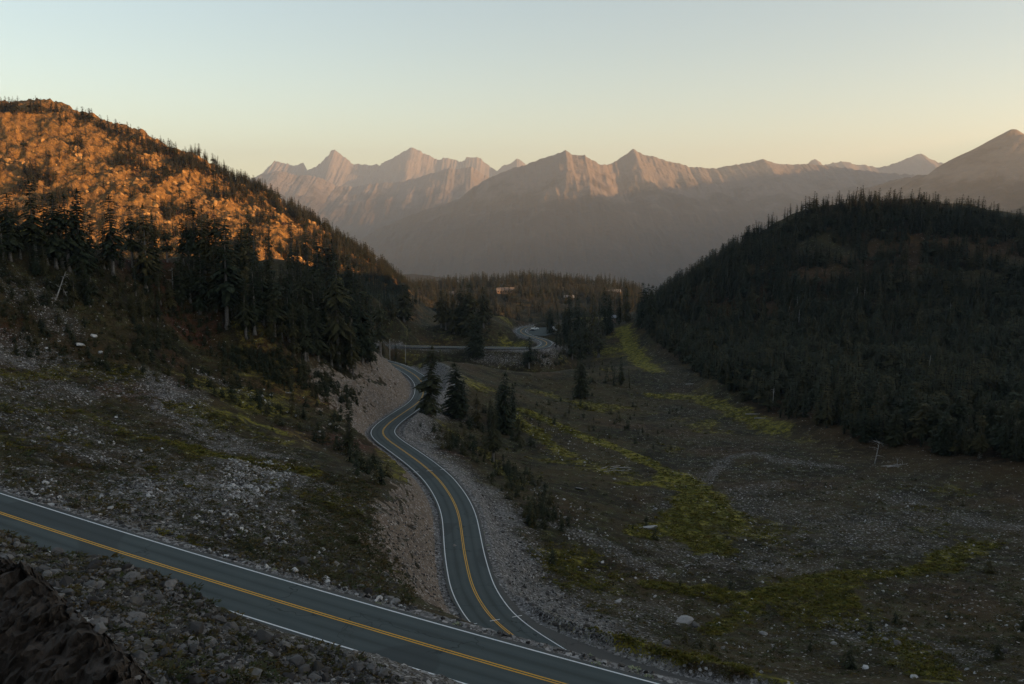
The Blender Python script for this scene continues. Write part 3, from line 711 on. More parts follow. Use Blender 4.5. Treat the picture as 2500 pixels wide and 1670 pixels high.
def conifer(seed, levels, per, sprays, rmax, h0, narrow=1.0, flat_top=0.0):
    """crown and trunk of unit height: whorls of drooping boughs with needle sprays"""
    r = np.random.default_rng(seed)
    bend = r.normal(0, 0.012, 2)
    axis = lambda h: np.array([bend[0] * math.sin(3 * h + seed), bend[1] * math.sin(2.3 * h + 1.3 * seed), h])
    V = []; F = []
    gap = r.random(8)
    for L in range(levels):
        h = h0 + (1 - h0) * (L + 0.5 * r.random()) / levels
        q = (h - h0) / (1 - h0)
        prof = (1 - q) ** (0.36 + 0.2 * gap[3]) * min(1, 0.55 + 2.6 * q) if flat_top == 0 else max(0.30, (1 - q ** 2.6)) * min(1, 0.5 + 3 * q)
        clump = 0.72 + 0.45 * math.sin(9 * q * (1 + gap[0]) + 6 * gap[1]) * gap[2]
        a0 = r.random() * 6.28
        for b in range(per):
            if r.random() < 0.12: continue
            az = a0 + 6.283 * b / per + r.normal(0, 0.25)
            ln = rmax * narrow * prof * clump * (0.55 + 0.6 * r.random()) + 0.012
            base = axis(min(h, 0.995))
            d = np.array([math.cos(az), math.sin(az), 0.0]); s = np.array([-d[1], d[0], 0])
            rise = 0.25 * q - 0.10 + r.normal(0, 0.08); droop = 0.75 + 0.3 * r.random()
            pts = [base + d * ln * t + np.array([0, 0, ln * (rise * t - droop * t * t * (0.9 - 0.5 * q))]) for t in (0, 0.4, 0.75, 1.0)]
            w = ln * (0.24 + 0.12 * r.random())
            o = len(V)
            # bough: a folded diamond
            V += [pts[0], pts[1] + s * w * 0.75 - [0, 0, w * 0.35], pts[1] - s * w * 0.75 - [0, 0, w * 0.35], pts[2] + s * w * 0.55 - [0, 0, w * 0.3], pts[2] - s * w * 0.55 - [0, 0, w * 0.3], pts[3], pts[1], pts[2]]
            F += [(o, o + 1, o + 6), (o, o + 6, o + 2), (o + 1, o + 3, o + 7), (o + 1, o + 7, o + 6), (o + 6, o + 7, o + 4), (o + 6, o + 4, o + 2), (o + 3, o + 5, o + 7), (o + 7, o + 5, o + 4)]
            for k in range(sprays):
                t = 0.25 + 0.7 * r.random(); sd = 1 if r.random() < 0.5 else -1
                c = base + d * ln * t + np.array([0, 0, ln * (rise * t - droop * t * t * (0.9 - 0.5 * q))])
                e = c + s * sd * w * (0.9 + 0.7 * r.random()) + d * ln * 0.18 - np.array([0, 0, w * (0.5 + 0.9 * r.random())])
                o = len(V); V += [c + d * ln * 0.09, c - d * ln * 0.09, e]; F.append((o, o + 1, o + 2))
    # leader
    t = axis(1.0); o = len(V)
    for k in range(3):
        a = k * 2.09; V += [axis(0.93) + np.array([math.cos(a), math.sin(a), 0]) * 0.012, axis(0.93) + np.array([math.cos(a + 2), math.sin(a + 2), 0]) * 0.012, axis(1.0)]
        F.append((o + 3 * k, o + 3 * k + 1, o + 3 * k + 2))
    tv, tf = tube([axis(h) for h in (-0.03, 0.0, 0.05, 0.25, 0.5, 0.75, 0.97)], [0.026, 0.021, 0.016, 0.0135, 0.009, 0.005, 0.001], 7)
    return (V, F), (tv, tf)
CROWN, TRUNK = [], []
for i in range(9):
    prm = [(36, 7, 3, 0.145, 0.08, 1.0, 0), (34, 6, 3, 0.13, 0.18, 1.0, 0), (40, 6, 3, 0.105, 0.05, 1.0, 0), (27, 5, 4, 0.16, 0.22, 1.0, 0), (36, 7, 3, 0.165, 0.05, 1.0, 0), (30, 7, 3, 0.18, 0.15, 1.0, 1), (38, 6, 3, 0.085, 0.03, 1.0, 0), (26, 6, 3, 0.14, 0.32, 1.0, 1), (34, 6, 3, 0.12, 0.10, 1.0, 0)][i]
    c, t = conifer(40 + i, *prm)
    CROWN.append(mesh_py('crown', c[0], c[1], M_NEEDLE)); TRUNK.append(mesh_py('trunk', t[0], t[1], M_BARK, True))
NC = len(CROWN)
# lighter trees for the mass of the forest; not linked to the scene, only instanced by it
PROTO = bpy.data.collections.new('forest_trees')
for i in range(7):
    c, t = conifer(80 + i, 16, 6, 2, [0.125, 0.11, 0.14, 0.09, 0.13, 0.155, 0.11][i], [0.06, 0.1, 0.05, 0.05, 0.12, 0.15, 0.04][i], 1.0, 1 if i == 5 else 0)
    V, F = merge([c, t]); mi = [0] * len(c[1]) + [1] * len(t[1])
    PROTO.objects.link(bpy.data.objects.new('forest_tree%d' % i, mesh_py('forest_tree', V, F, [M_NEEDLE, M_BARK_D], False, mi)))

def scatter(name, pts, scl, rot, idx, coll, label, cat):
    """one stuff object: copies of the prototypes of a collection at surveyed points"""
    me = bpy.data.meshes.new(name)
    me.vertices.add(len(pts)); me.vertices.foreach_set('co', np.asarray(pts, np.float32).ravel())
    a = me.attributes.new('scl', 'FLOAT_VECTOR', 'POINT'); a.data.foreach_set('vector', np.asarray(scl, np.float32).ravel())
    a = me.attributes.new('rot', 'FLOAT_VECTOR', 'POINT'); a.data.foreach_set('vector', np.asarray(rot, np.float32).ravel())
    a = me.attributes.new('idx', 'INT', 'POINT'); a.data.foreach_set('value', np.asarray(idx, np.int32))
    o = link(bpy.data.objects.new(name, me))
    ng = bpy.data.node_groups.new(name, 'GeometryNodeTree')
    ng.interface.new_socket('Geometry', in_out='INPUT', socket_type='NodeSocketGeometry')
    ng.interface.new_socket('Geometry', in_out='OUTPUT', socket_type='NodeSocketGeometry')
    N = ng.nodes; gi = N.new('NodeGroupInput'); go = N.new('NodeGroupOutput')
    ip = N.new('GeometryNodeInstanceOnPoints'); ci = N.new('GeometryNodeCollectionInfo')
    ci.inputs['Collection'].default_value = coll
    ci.inputs['Separate Children'].default_value = True; ci.inputs['Reset Children'].default_value = True
    def na_(nm, t):
        n = N.new('GeometryNodeInputNamedAttribute'); n.data_type = t; n.inputs['Name'].default_value = nm
        return [s for s in n.outputs if s.enabled and s.name == 'Attribute'][0]
    L = ng.links
    L.new(gi.outputs[0], ip.inputs['Points']); L.new(ci.outputs[0], ip.inputs['Instance'])
    ip.inputs['Pick Instance'].default_value = True
    L.new(na_('idx', 'INT'), ip.inputs['Instance Index'])
    e2r = N.new('FunctionNodeEulerToRotation'); L.new(na_('rot', 'FLOAT_VECTOR'), e2r.inputs[0]); L.new(e2r.outputs[0], ip.inputs['Rotation'])
    L.new(na_('scl', 'FLOAT_VECTOR'), ip.inputs['Scale'])
    L.new(ip.outputs[0], go.inputs[0])
    md = o.modifiers.new('scatter', 'NODES'); md.node_group = ng
    tag(o, label, cat, kind='stuff')
    return o

# ------------------------------------------------------------------ where the trees stand
TREES = []          # (x, y, z, height, zone, variant, label, group, width factor, lean)
def in_view(x, y, m=0.06):
    a = np.arctan2(x, y); return np.abs(a) < 0.52 + m
def proj(p):
    u = p[0]; f = p[1] * cP - p[2] * sP; v = p[1] * sP + p[2] * cP
    return 1250 + FPX * u / f, 835 - FPX * v / f
GROUPS = {'hill': 'conifers on the shaded left hill', 'right': 'conifers on the dark right hill', 'meadow': 'conifers around the meadow and the far road', 'sunlit': 'conifers on the sunlit mountain', 'plateau': 'conifers on the plateau around the lodge'}
ZLAB = {'hill': 'dark conifer in the dense stand on the shaded left hill', 'right': 'dark conifer in the dense forest on the right hillside', 'meadow': 'dark conifer in the groves beyond the far road bend', 'sunlit': 'conifer on the sunlit orange mountain slope', 'plateau': 'small conifer in the forest around the lodge'}
def tree_px(px, py, top, zone, variant=None, label=None, wf=1.0, lean=0.0, rmin=60):
    p = hit(px, py, rmin)
    if p is None: return
    hgt = (py - top) * p[1] / FPX * 1.10
    TREES.append((p[0], p[1], p[2], hgt, zone, rng.integers(NC) if variant is None else variant, label, wf, lean))
c1 = lambda x, y: (x / 2.24, y / 2.24 + 200)
# left hill, trees that stand out against the sunlit mountain (pixel of foot, top)
for i, (x, b, t) in enumerate([(20, 985, 760), (60, 975, 680), (110, 960, 720), (195, 985, 612), (255, 990, 690), (310, 1010, 680), (345, 1015, 740), (378, 1030, 688), (420, 1010, 720), (455, 1060, 662), (505, 1030, 790), (620, 1060, 697), (575, 1020, 800), (670, 1030, 860), (725, 1010, 742), (800, 1130, 740), (770, 1010, 830), (850, 1090, 800), (915, 985, 826), (1005, 1000, 810), (1030, 1000, 800), (1065, 1020, 716), (1120, 1040, 760), (1185, 1060, 745), (1150, 1050, 790), (1245, 1340, 860), (1305, 1010, 872), (1370, 1040, 770), (1400, 1060, 840), (1475, 1010, 800), (1600, 1075, 826), (1630, 1085, 920), (1690, 1150, 850), (1740, 1200, 890), (1790, 1220, 900), (1820, 1260, 930), (1855, 1560, 1050), (1905, 1280, 1010), (1940, 1330, 1060), (1975, 1400, 1100), (2010, 1420, 1130), (2050, 1450, 1160), (2080, 1500, 1220), (2030, 1520, 1250), (1980, 1540, 1210), (1930, 1530, 1200), (1890, 1500, 1150), (1780, 1480, 1180), (1720, 1460, 1090), (1660, 1400, 1050), (1580, 1420, 1130), (1500, 1380, 1090), (1440, 1330, 1060), (1350, 1400, 1130), (1290, 1280, 1000), (1180, 1250, 960), (1100, 1260, 980), (1040, 1200, 960), (990, 1210, 980)]):
    px, py = c1(x, b); _, tp = c1(x, t)
    lab = {3: 'tallest open-branched conifer at the far left of the hill crest, against the sunlit rock', 9: 'dense dark conifer on the hill crest, right of the tallest far-left one', 11: 'tiered conifer standing free against the sunlit slope, left hill crest', 36: 'tall conifer with long bare pale trunk above the road cut', 30: 'slender spire conifer on the falling end of the left hill crest', 27: 'broad dark conifer standing in front of orange rock on the left hill', 29: 'free-standing slim conifer right of the broad dark one on the left hill'}.get(i)
    tree_px(px, py, tp - 18, 'hill', {3: 3, 11: 3, 36: 7, 30: 6, 27: 4, 29: 2, 9: 4}.get(i), lab, 1.35 if i == 36 else 1.4)
# fill of the stand
def fill(poly, n, zone, h0, h1, wf=1.15, rmin=60, power=1.0):
    P = np.array(poly, float); lo, hi = P.min(0), P.max(0); k = 0; tries = 0
    while k < n and tries < n * 30:
        tries += 1
        q = lo + (hi - lo) * rng.random(2)
        ins = False; j = len(P) - 1
        for i in range(len(P)):
            if (P[i, 1] > q[1]) != (P[j, 1] > q[1]) and q[0] < (P[j, 0] - P[i, 0]) * (q[1] - P[i, 1]) / (P[j, 1] - P[i, 1]) + P[i, 0]: ins = not ins
            j = i
        if not ins: continue
        p = hit(q[0], q[1], rmin)
        if p is None: continue
        TREES.append((p[0], p[1], p[2], h0 + (h1 - h0) * rng.random() ** power, zone, int(rng.integers(NC)), None, wf, 0.0)); k += 1
fill([(560, 660), (700, 720), (820, 775), (890, 850), (920, 890), (870, 930), (760, 890), (640, 830), (540, 760)], 78, 'hill', 10, 21, 1.45)
fill([(0, 645), (300, 655), (520, 670), (540, 740), (300, 700), (100, 690), (0, 680)], 18, 'hill', 5, 10, 1.5)
fill([(100, 700), (400, 720), (520, 790), (420, 800), (200, 760)], 22, 'hill', 5, 10, 1.5)
# meadow and road trees (crop pixels / 2.348 + 600)
c2 = lambda x, y: (x / 2.348 + 600, y / 2.348 + 600)
for x, b, t, var, lab, wf, lean in [
    (1050, 968, 590, 0, 'leaning ragged conifer at the outer edge of the road bend', 1.6, 0.03), (1195, 985, 690, 4, 'dark conifer on the slope just right of the leaning roadside tree', 1.9, 0), (1490, 1075, 745, 4, 'largest dark conifer of the clump below the road talus', 1.6, 0),
    (1415, 1235, 930, 1, 'slim conifer with bare lower trunk below the lower bend', 1.3, 0), (592, 1195, 935, 6, 'lone narrow spire conifer left of the lower road', 1.7, 0), (1310, 640, 385, 4, 'broad dark conifer standing in front of the far straight road', 1.5, 0),
    (1340, 640, 440, 0, None, 1.3, 0), (1280, 500, 240, 5, 'tall dark conifer in the middle of the knoll grove', 1.4, 0), (1230, 490, 250, 0, None, 1.3, 0), (1150, 480, 292, 3, None, 1.4, 0), (1120, 470, 275, 5, None, 1.2, 0), (1360, 470, 258, 5, None, 1.4, 0), (1385, 450, 300, 3, None, 1.2, 0), (1260, 520, 300, 4, None, 1.3, 0), (1190, 500, 300, 0, None, 1.3, 0),
    (905, 430, 240, 5, 'block-topped dark conifer left of the knoll, above the straight road', 1.6, 0), (925, 430, 255, 0, None, 1.3, 0), (850, 430, 310, 3, None, 1.3, 0), (1915, 872, 660, 4, 'bushy conifer alone in the middle of the meadow', 1.6, 0), (1935, 870, 700, 0, None, 1.3, 0), (860, 655, 565, 2, 'small conifer between the two bare poles', 1.4, 0), (1625, 700, 540, 3, 'open ragged conifer below the far road curve', 1.5, 0),
    (1745, 505, 370, 0, 'conifer at the right rim of the parking pull-out', 1.4, 0), (2150, 800, 650, 2, 'slim conifer right of the bushy one in the meadow', 1.3, 0), (2200, 815, 720, 0, None, 1.3, 0), (2110, 800, 700, 2, None, 1.3, 0),
    (1850, 480, 290, 0, None, 1.3, 0), (1900, 560, 320, 4, None, 1.3, 0), (1950, 620, 380, 0, None, 1.3, 0), (1990, 560, 300, 2, None, 1.3, 0), (2020, 640, 400, 8, None, 1.3, 0), (2060, 480, 262, 0, None, 1.3, 0), (2080, 500, 300, 4, None, 1.2, 0), (1920, 660, 470, 0, None, 1.3, 0), (1870, 640, 480, 4, None, 1.3, 0), (2140, 450, 270, 2, None, 1.2, 0), (2180, 440, 250, 0, None, 1.2, 0), (2270, 470, 235, 4, None, 1.3, 0), (2300, 470, 240, 0, None, 1.3, 0), (2330, 480, 250, 4, None, 1.3, 0), (1790, 500, 400, 2, None, 1.3, 0),
    (1530, 1000, 800, 2, None, 1.4, 0), (1450, 1040, 820, 0, None, 1.4, 0), (1250, 1000, 780, 2, None, 1.4, 0), (1320, 1030, 860, 8, None, 1.5, 0), (1560, 1120, 990, 0, None, 1.4, 0), (1400, 1050, 900, 2, None, 1.4, 0)]:
    px, py = c2(x, b); _, tp = c2(x, t)
    tree_px(px, py, tp - 3, 'meadow', var, lab, wf * 1.25, lean)
fill([(1330, 790), (1460, 770), (1520, 790), (1440, 850), (1400, 880), (1350, 850)], 44, 'meadow', 9, 18, 1.5)
fill([(890, 760), (960, 750), (980, 775), (930, 800), (890, 800)], 14, 'meadow', 6, 13)
fill([(930, 772), (1000, 772), (1200, 770), (1230, 790), (1100, 785), (960, 790)], 12, 'meadow', 4, 9)
# right hill: crest trees and forest
c4 = lambda x, y: (x / 1.96 + 1500, y / 1.96 + 400)
for x, b, t in [(865, 290, 218), (898, 275, 205), (962, 240, 175), (1060, 240, 150), (1040, 250, 170), (770, 335, 260), (745, 340, 275), (715, 345, 290), (670, 385, 318), (655, 390, 330), (595, 432, 385), (535, 434, 390), (480, 434, 398), (555, 434, 400), (415, 460, 423), (435, 460, 425), (320, 520, 468), (360, 500, 445), (1585, 216, 165), (1600, 216, 178), (1650, 232, 170), (1700, 236, 185), (1855, 288, 225), (1940, 290, 240), (1010, 220, 165), (995, 222, 172)]:
    px, py = c4(x, b); _, tp = c4(x, t)
    tree_px(px, py - 2, tp - 3, 'right', None, None, 1.8)
for i in range(110):
    x = rng.choice([rng.uniform(1080, 1290), rng.uniform(1290, 1545), rng.uniform(1620, 1840)]); y = np.interp(x, [1080, 1290, 1545, 1620, 1840], [225, 205, 212, 230, 265]) + rng.uniform(0, 25)
    px, py = c4(x, y); tree_px(px, py, py - rng.uniform(18, 48), 'right', None, None, 2.1)
def area(n, amin, amax, rmin, rmax, zone, dens, h0, h1, wf):
    a = rng.uniform(amin, amax, n); r = np.sqrt(rng.uniform(rmin ** 2, rmax ** 2, n)); x = r * np.sin(a); y = r * np.cos(a)
    keep = rng.random(n) < dens(x, y, a, r); x, y = x[keep], y[keep]; z = ground_z(x, y)
    for q in zip(x, y, z): TREES.append((q[0], q[1], q[2], h0 + (h1 - h0) * rng.random(), zone, int(rng.integers(NC)), None, wf, 0.0))
# crest of the sunlit mountain
cpx = [0, 89, 156, 201, 250, 312, 379, 446, 491, 536, 589, 647, 692, 759, 804, 870, 937, 973]; cpy = [267, 262, 269, 285, 303, 329, 356, 387, 405, 428, 459, 495, 517, 557, 597, 637, 675, 710]
for k in range(230):
    px = rng.choice([rng.uniform(0, 45), rng.uniform(62, 158), rng.uniform(185, 330), rng.uniform(330, 600), rng.uniform(330, 960), rng.uniform(600, 960)], p=[0.08, 0.12, 0.15, 0.25, 0.25, 0.15])
    py = np.interp(px, cpx, cpy) + rng.uniform(-1, 16); p = hit(px, py, 600)
    if p is not None: TREES.append((p[0], p[1], p[2], rng.uniform(7, 16), 'sunlit', int(rng.integers(NC)), None, 2.2, 0.0))
fill([(955, 715), (1000, 700), (1060, 715), (1050, 745), (960, 760)], 45, 'plateau', 9, 16, 1.4, 700)
WR, WM, WPL = w_rhill.reshape(na, nr), w_mtn.reshape(na, nr), w_plat.reshape(na, nr)
def den_r(x, y, a, r):
    z = ground_z(x, y); clear = sst(-55, -20, z) * sst(0.05, 0.3, fbm(x, y, 55, 3, 61)) * 0.9 * sst(720, 640, r)
    fr = np.hypot(x, y); qx = 1250 + FPX * x / (y * cP - z * sP); qy = 835 - FPX * (y * sP + z * cP) / (y * cP - z * sP)
    heath_belt = sst(1880, 1960, qx) * sst(575, 600, qy) * sst(720, 670, qy) * sst(-0.25, 0.15, fbm(x, y, 28, 3, 67)) * 0.9
    return (ground_z(x, y, WR) > 0.75) * (1 - clear) * (1 - heath_belt) * (0.45 + 0.55 * sst(-0.3, 0.2, fbm(x, y, 25, 2, 62))) * (1 - 0.72 * sst(650, 700, r * np.cos(a)) * sst(-0.2, 0.1, fbm(x, y, 40, 2, 66)))
area(14500, 0.11, 0.6, 235, 745, 'right', den_r, 4.5, 14.5, 2.5)
STEEP = steep.reshape(na, nr); ROCK = rock.reshape(na, nr)
def den_m(x, y, a, r):
    cl = sst(-0.04, 0.2, fbm(x, y, 38, 4, 63) + 0.5 * sst(930, 1010, y) * sst(-0.42, -0.25, a) + 0.75 * sst(-0.26, -0.14, a) - 0.14)
    return (ground_z(x, y, WM) > 0.6) * (0.04 + 0.9 * cl) * (1 - 0.5 * sst(0.9, 1.4, ground_z(x, y, STEEP)))
area(12500, -0.58, -0.09, 720, 1090, 'sunlit', den_m, 5, 16, 2.2)
def den_p(x, y, a, r):
    lodge = 1.0
    return (ground_z(x, y, WPL) > 0.5) * lodge * (0.35 + 0.65 * sst(-0.25, 0.2, fbm(x, y, 60, 3, 64)))
area(3600, -0.16, 0.17, 1000, 1650, 'plateau', den_p, 10, 20, 2.0)
# keep trees off the tarmac
allroad = np.vstack([ROAD_A[:, :2], ROAD_B[:, :2]])
kd = KDTree(len(allroad))
for i, p in enumerate(allroad): kd.insert((p[0], p[1], 0), i)
kd.balance()
def off_road(x, y, m=6.5): return kd.find((x, y, 0))[2] > m
TREES = [t for t in TREES if (t[6] or off_road(t[0], t[1])) and abs(math.atan2(t[0], t[1])) < 0.6]

# the trees that show largest are things of their own, the rest are forest
def shown(t): return t[3] * (2 if t[6] else 1) / t[1] * (1.6 if t[4] in ('hill', 'meadow') else 1.0)
TREES.sort(key=shown, reverse=True)
NTREE = 296
def place_label(p, h, zone):
    px, py = proj(p); size = 'tall' if h > 14.5 else 'small' if h < 8.5 else 'medium-sized'
    def pick(v, cuts, names): return names[int(np.searchsorted(cuts, v))]
    if zone == 'hill':
        w = pick(px, [120, 250, 400, 520, 640, 740, 830], ['at the far left end of the left hill', 'on the left hill below the tallest far-left tree', 'on the left hill before the widest orange rock face', 'in the gap-toothed middle of the left hill', 'in the thick of the left hill stand', 'on the falling shoulder of the left hill', 'in the lower stand above the road cut', 'at the right tip of the stand by the hairpin'])
        v = 'skyline' if py < np.interp(px, [0, 450, 720, 930], [660, 675, 740, 890]) else 'shaded'
        return '%s %s conifer %s' % (size, v, w)
    if zone == 'right':
        w = pick(px, [1700, 1860, 1980, 2120, 2260, 2400], ['at the low left end of the right hill', 'on the step left of the right hill summit', 'at the left shoulder of the right hill summit', 'left of the middle of the right hill', 'in the middle of the right hill', 'right of the middle of the right hill', 'at the right edge of the right hill'])
        v = 'skyline' if py < np.interp(px, [1560, 1700, 1860, 1950, 2300, 2500], [760, 680, 610, 560, 540, 580]) else 'forest-edge' if py > np.interp(px, [1500, 1750, 2100, 2500], [790, 960, 1110, 1150]) else 'mid-slope'
        return '%s %s conifer %s' % (size, v, w)
    if zone == 'meadow':
        w = pick(px, [1000, 1130, 1250, 1330, 1420, 1480], ['left of the knoll beyond the straight road', 'on the left half of the knoll', 'on the right half of the knoll or just below it', 'near the parking pull-out', 'in the grove right of the far bend', 'at the right side of the grove beyond the far bend', 'where the meadow meets the right forest'])
        return '%s dark conifer %s' % (size, w)
    return ZLAB[zone]
for x, y, z, h, zone, var, lab, wf, lean in TREES[:NTREE]:
    e = bpy.data.objects.new('conifer_tree', None); e.empty_display_size = 0.5
    e.location = (x, y, z - 0.15); e.rotation_euler = (0, lean, rng.uniform(0, 6.28) if not lean else 0)
    e.scale = (h * wf * rng.uniform(0.9, 1.1), h * wf * rng.uniform(0.9, 1.1), h)
    link(e); tag(e, lab or place_label((x, y, z), h, zone), 'conifer', GROUPS[zone])
    c = link(bpy.data.objects.new('crown', CROWN[var]), e); t = link(bpy.data.objects.new('trunk', TRUNK[var]), e)
rest = TREES[NTREE:]
for zone, nm, lab in (('hill', 'woodland', 'small dark conifers filling the left hill stand'), ('right', 'forest', 'dense dark conifer forest covering the right hill'), ('sunlit', 'forest', 'scattered conifers all over the sunlit orange mountain'), ('plateau', 'forest', 'sunlit conifer forest on the far plateau around the lodge'), ('meadow', 'woodland', 'small conifers in the groves by the far road')):
    q = [t for t in rest if t[4] == zone]
    if not q: continue
    P = np.array([(t[0], t[1], t[2] - 0.2) for t in q]); hh = np.array([t[3] for t in q]); ww = hh * np.array([t[7] for t in q]) * rng.uniform(0.85, 1.2, len(q))
    scatter(nm, P, np.stack([ww, ww, hh], 1), np.stack([rng.normal(0, 0.02, len(q)), rng.normal(0, 0.02, len(q)), rng.uniform(0, 6.28, len(q))], 1), rng.integers(0, 7, len(q)), PROTO, lab, 'forest')
print('TREES', len(TREES), {z: sum(t[4] == z for t in TREES[:NTREE]) for z in ZLAB})
# ------------------------------------------------------------------ rocks
import bmesh
def mat_stone(name, lo, hi, p=1.6):
    m, nt, b = new_mat(name)
    g = NT(nt); oi = g.n('ShaderNodeObjectInfo').outputs['Random']; o = g.pos()
    n = g.noise(o, 3.0, 6, 0.7); n2 = g.noise(o, 0.6, 3, 0.5)
    c = g.mix(g.math('POWER', oi, p), lo, hi)
    c = g.mix(g.math('MULTIPLY', g.ramp(n, 0.45, 0.75), 0.5), c, tuple(0.55 * x for x in lo))
    c = g.mix(g.math('MULTIPLY', g.ramp(n2, 0.55, 0.7), 0.4), c, (0.10, 0.085, 0.05))
    nt.links.new(c, b.inputs['Base Color']); nt.links.new(g.bump(n, 0.5, 0.08), b.inputs['Normal'])
    return m
M_STONE = mat_stone('grey_stone', (0.040, 0.036, 0.033), (0.21, 0.197, 0.18))
M_PALE = mat_stone('pale_stone', (0.20, 0.19, 0.175), (0.60, 0.58, 0.55), 1.2)
def hull_rock(seed, n, flat=0.7, mat=None, long=1.0):
    r = np.random.default_rng(seed); bm = bmesh.new()
    p = r.normal(0, 1, (n, 3)); p /= np.linalg.norm(p, axis=1)[:, None]; p *= r.uniform(0.75, 1.05, (n, 1))
    p *= np.array([long, r.uniform(0.65, 1.0), flat * r.uniform(0.8, 1.15)]) * 0.5
    for q in p: bm.verts.new(q)
    res = bmesh.ops.convex_hull(bm, input=bm.verts)
    bmesh.ops.delete(bm, geom=[v for v in bm.verts if not v.link_faces], context='VERTS')
    if n > 16:
        bmesh.ops.bevel(bm, geom=list(bm.edges), offset=0.02, segments=1, affect='EDGES', clamp_overlap=True)
    bmesh.ops.triangulate(bm, faces=[f for f in bm.faces if len(f.verts) > 4])
    me = bpy.data.meshes.new('rock'); bm.to_mesh(me); bm.free(); me.materials.append(mat or M_STONE)
    return me
BOULD = [hull_rock(300 + i, 22, 0.68) for i in range(10)]
BOULD_P = [hull_rock(330 + i, 20, 0.55, M_PALE) for i in range(6)]
SLAB = [hull_rock(360 + i, 24, 0.30, M_PALE, 1.5) for i in range(4)]
PEB = bpy.data.collections.new('loose_stones'); PEBP = bpy.data.collections.new('loose_pale_stones')
for i in range(8): PEB.objects.link(bpy.data.objects.new('loose_stone%d' % i, hull_rock(400 + i, 10, 0.7)))
for i in range(5): PEBP.objects.link(bpy.data.objects.new('loose_pale_stone%d' % i, hull_rock(420 + i, 9, 0.6, M_PALE)))

def in_poly(P, q):
    ins = False; j = len(P) - 1
    for i in range(len(P)):
        if (P[i][1] > q[1]) != (P[j][1] > q[1]) and q[0] < (P[j][0] - P[i][0]) * (q[1] - P[i][1]) / (P[j][1] - P[i][1]) + P[i][0]: ins = not ins
        j = i
    return ins
def spots(poly, n, rmin=20, road=5.0, mask=None):
    """ground points spread over a piece of land outlined in the photograph"""
    P = np.array(poly, float); lo, hi = P.min(0), P.max(0); out = []; tries = 0
    while len(out) < n and tries < n * 12:
        tries += 1
        q = lo + (hi - lo) * rng.random(2)
        if not in_poly(poly, q): continue
        p = hit(q[0], q[1], rmin)
        if p is None: continue
        if road and not off_road(p[0], p[1], road): continue
        if mask is not None and rng.random() > mask(p): continue
        out.append(p)
    return np.array(out)
def rock(p, size, meshes, label, group, flat=1.0, rz=None, name='boulder'):
    o = link(bpy.data.objects.new(name, meshes[int(rng.integers(len(meshes)))]))
    o.location = (p[0], p[1], p[2] + size * 0.10); s = size * rng.uniform(0.85, 1.15, 3); o.scale = (s[0], s[1], s[2] * flat)
    o.rotation_euler = (rng.normal(0, 0.2), rng.normal(0, 0.2), rng.uniform(0, 6.28) if rz is None else rz)
    return tag(o, label, 'rock', group)
BANK = [(0, 1300), (150, 1352), (300, 1362), (440, 1418), (540, 1492), (640, 1552), (800, 1582), (890, 1608), (1000, 1668), (360, 1669), (270, 1560), (180, 1480), (90, 1400), (0, 1350)]
bank_where = lambda px, py: ('at the top edge of the rubble bank along the near road' if py < np.interp(px, [0, 300, 540, 800, 1000], [1345, 1400, 1525, 1610, 1690]) else 'beside the dark outcrop in the rubble bank' if px < 420 and py < 1600 else 'at the bottom of the rubble bank, right of the dark outcrop' if px < 650 else 'low in the rubble bank near the bottom picture edge')
for p in spots(BANK, 118, 25, 4.6):
    s = rng.uniform(0.45, 1.0) ** 1.5 * 1.5
    px, py = proj(p)
    rock(p, s, BOULD, ('large ' if s > 1.0 else 'small ' if s < 0.6 else '') + 'angular grey rock ' + bank_where(px, py), 'rocks of the near rubble bank')
for px, py, s, lab in [(560, 1540, 2.0, 'big cracked grey boulder at the right rim of the rubble bank'), (480, 1545, 1.8, 'large dark boulder beside the gap in the white line'), (320, 1420, 1.6, 'rounded grey boulder high in the rubble bank'), (640, 1560, 2.2, 'wide grey boulder crowning the rubble bank above the white line'), (160, 1430, 1.4, 'pale flat stone near the top of the dark outcrop')]:
    p = hit(px, py, 25)
    if p is not None: rock(p, s, BOULD, lab, 'rocks of the near rubble bank')
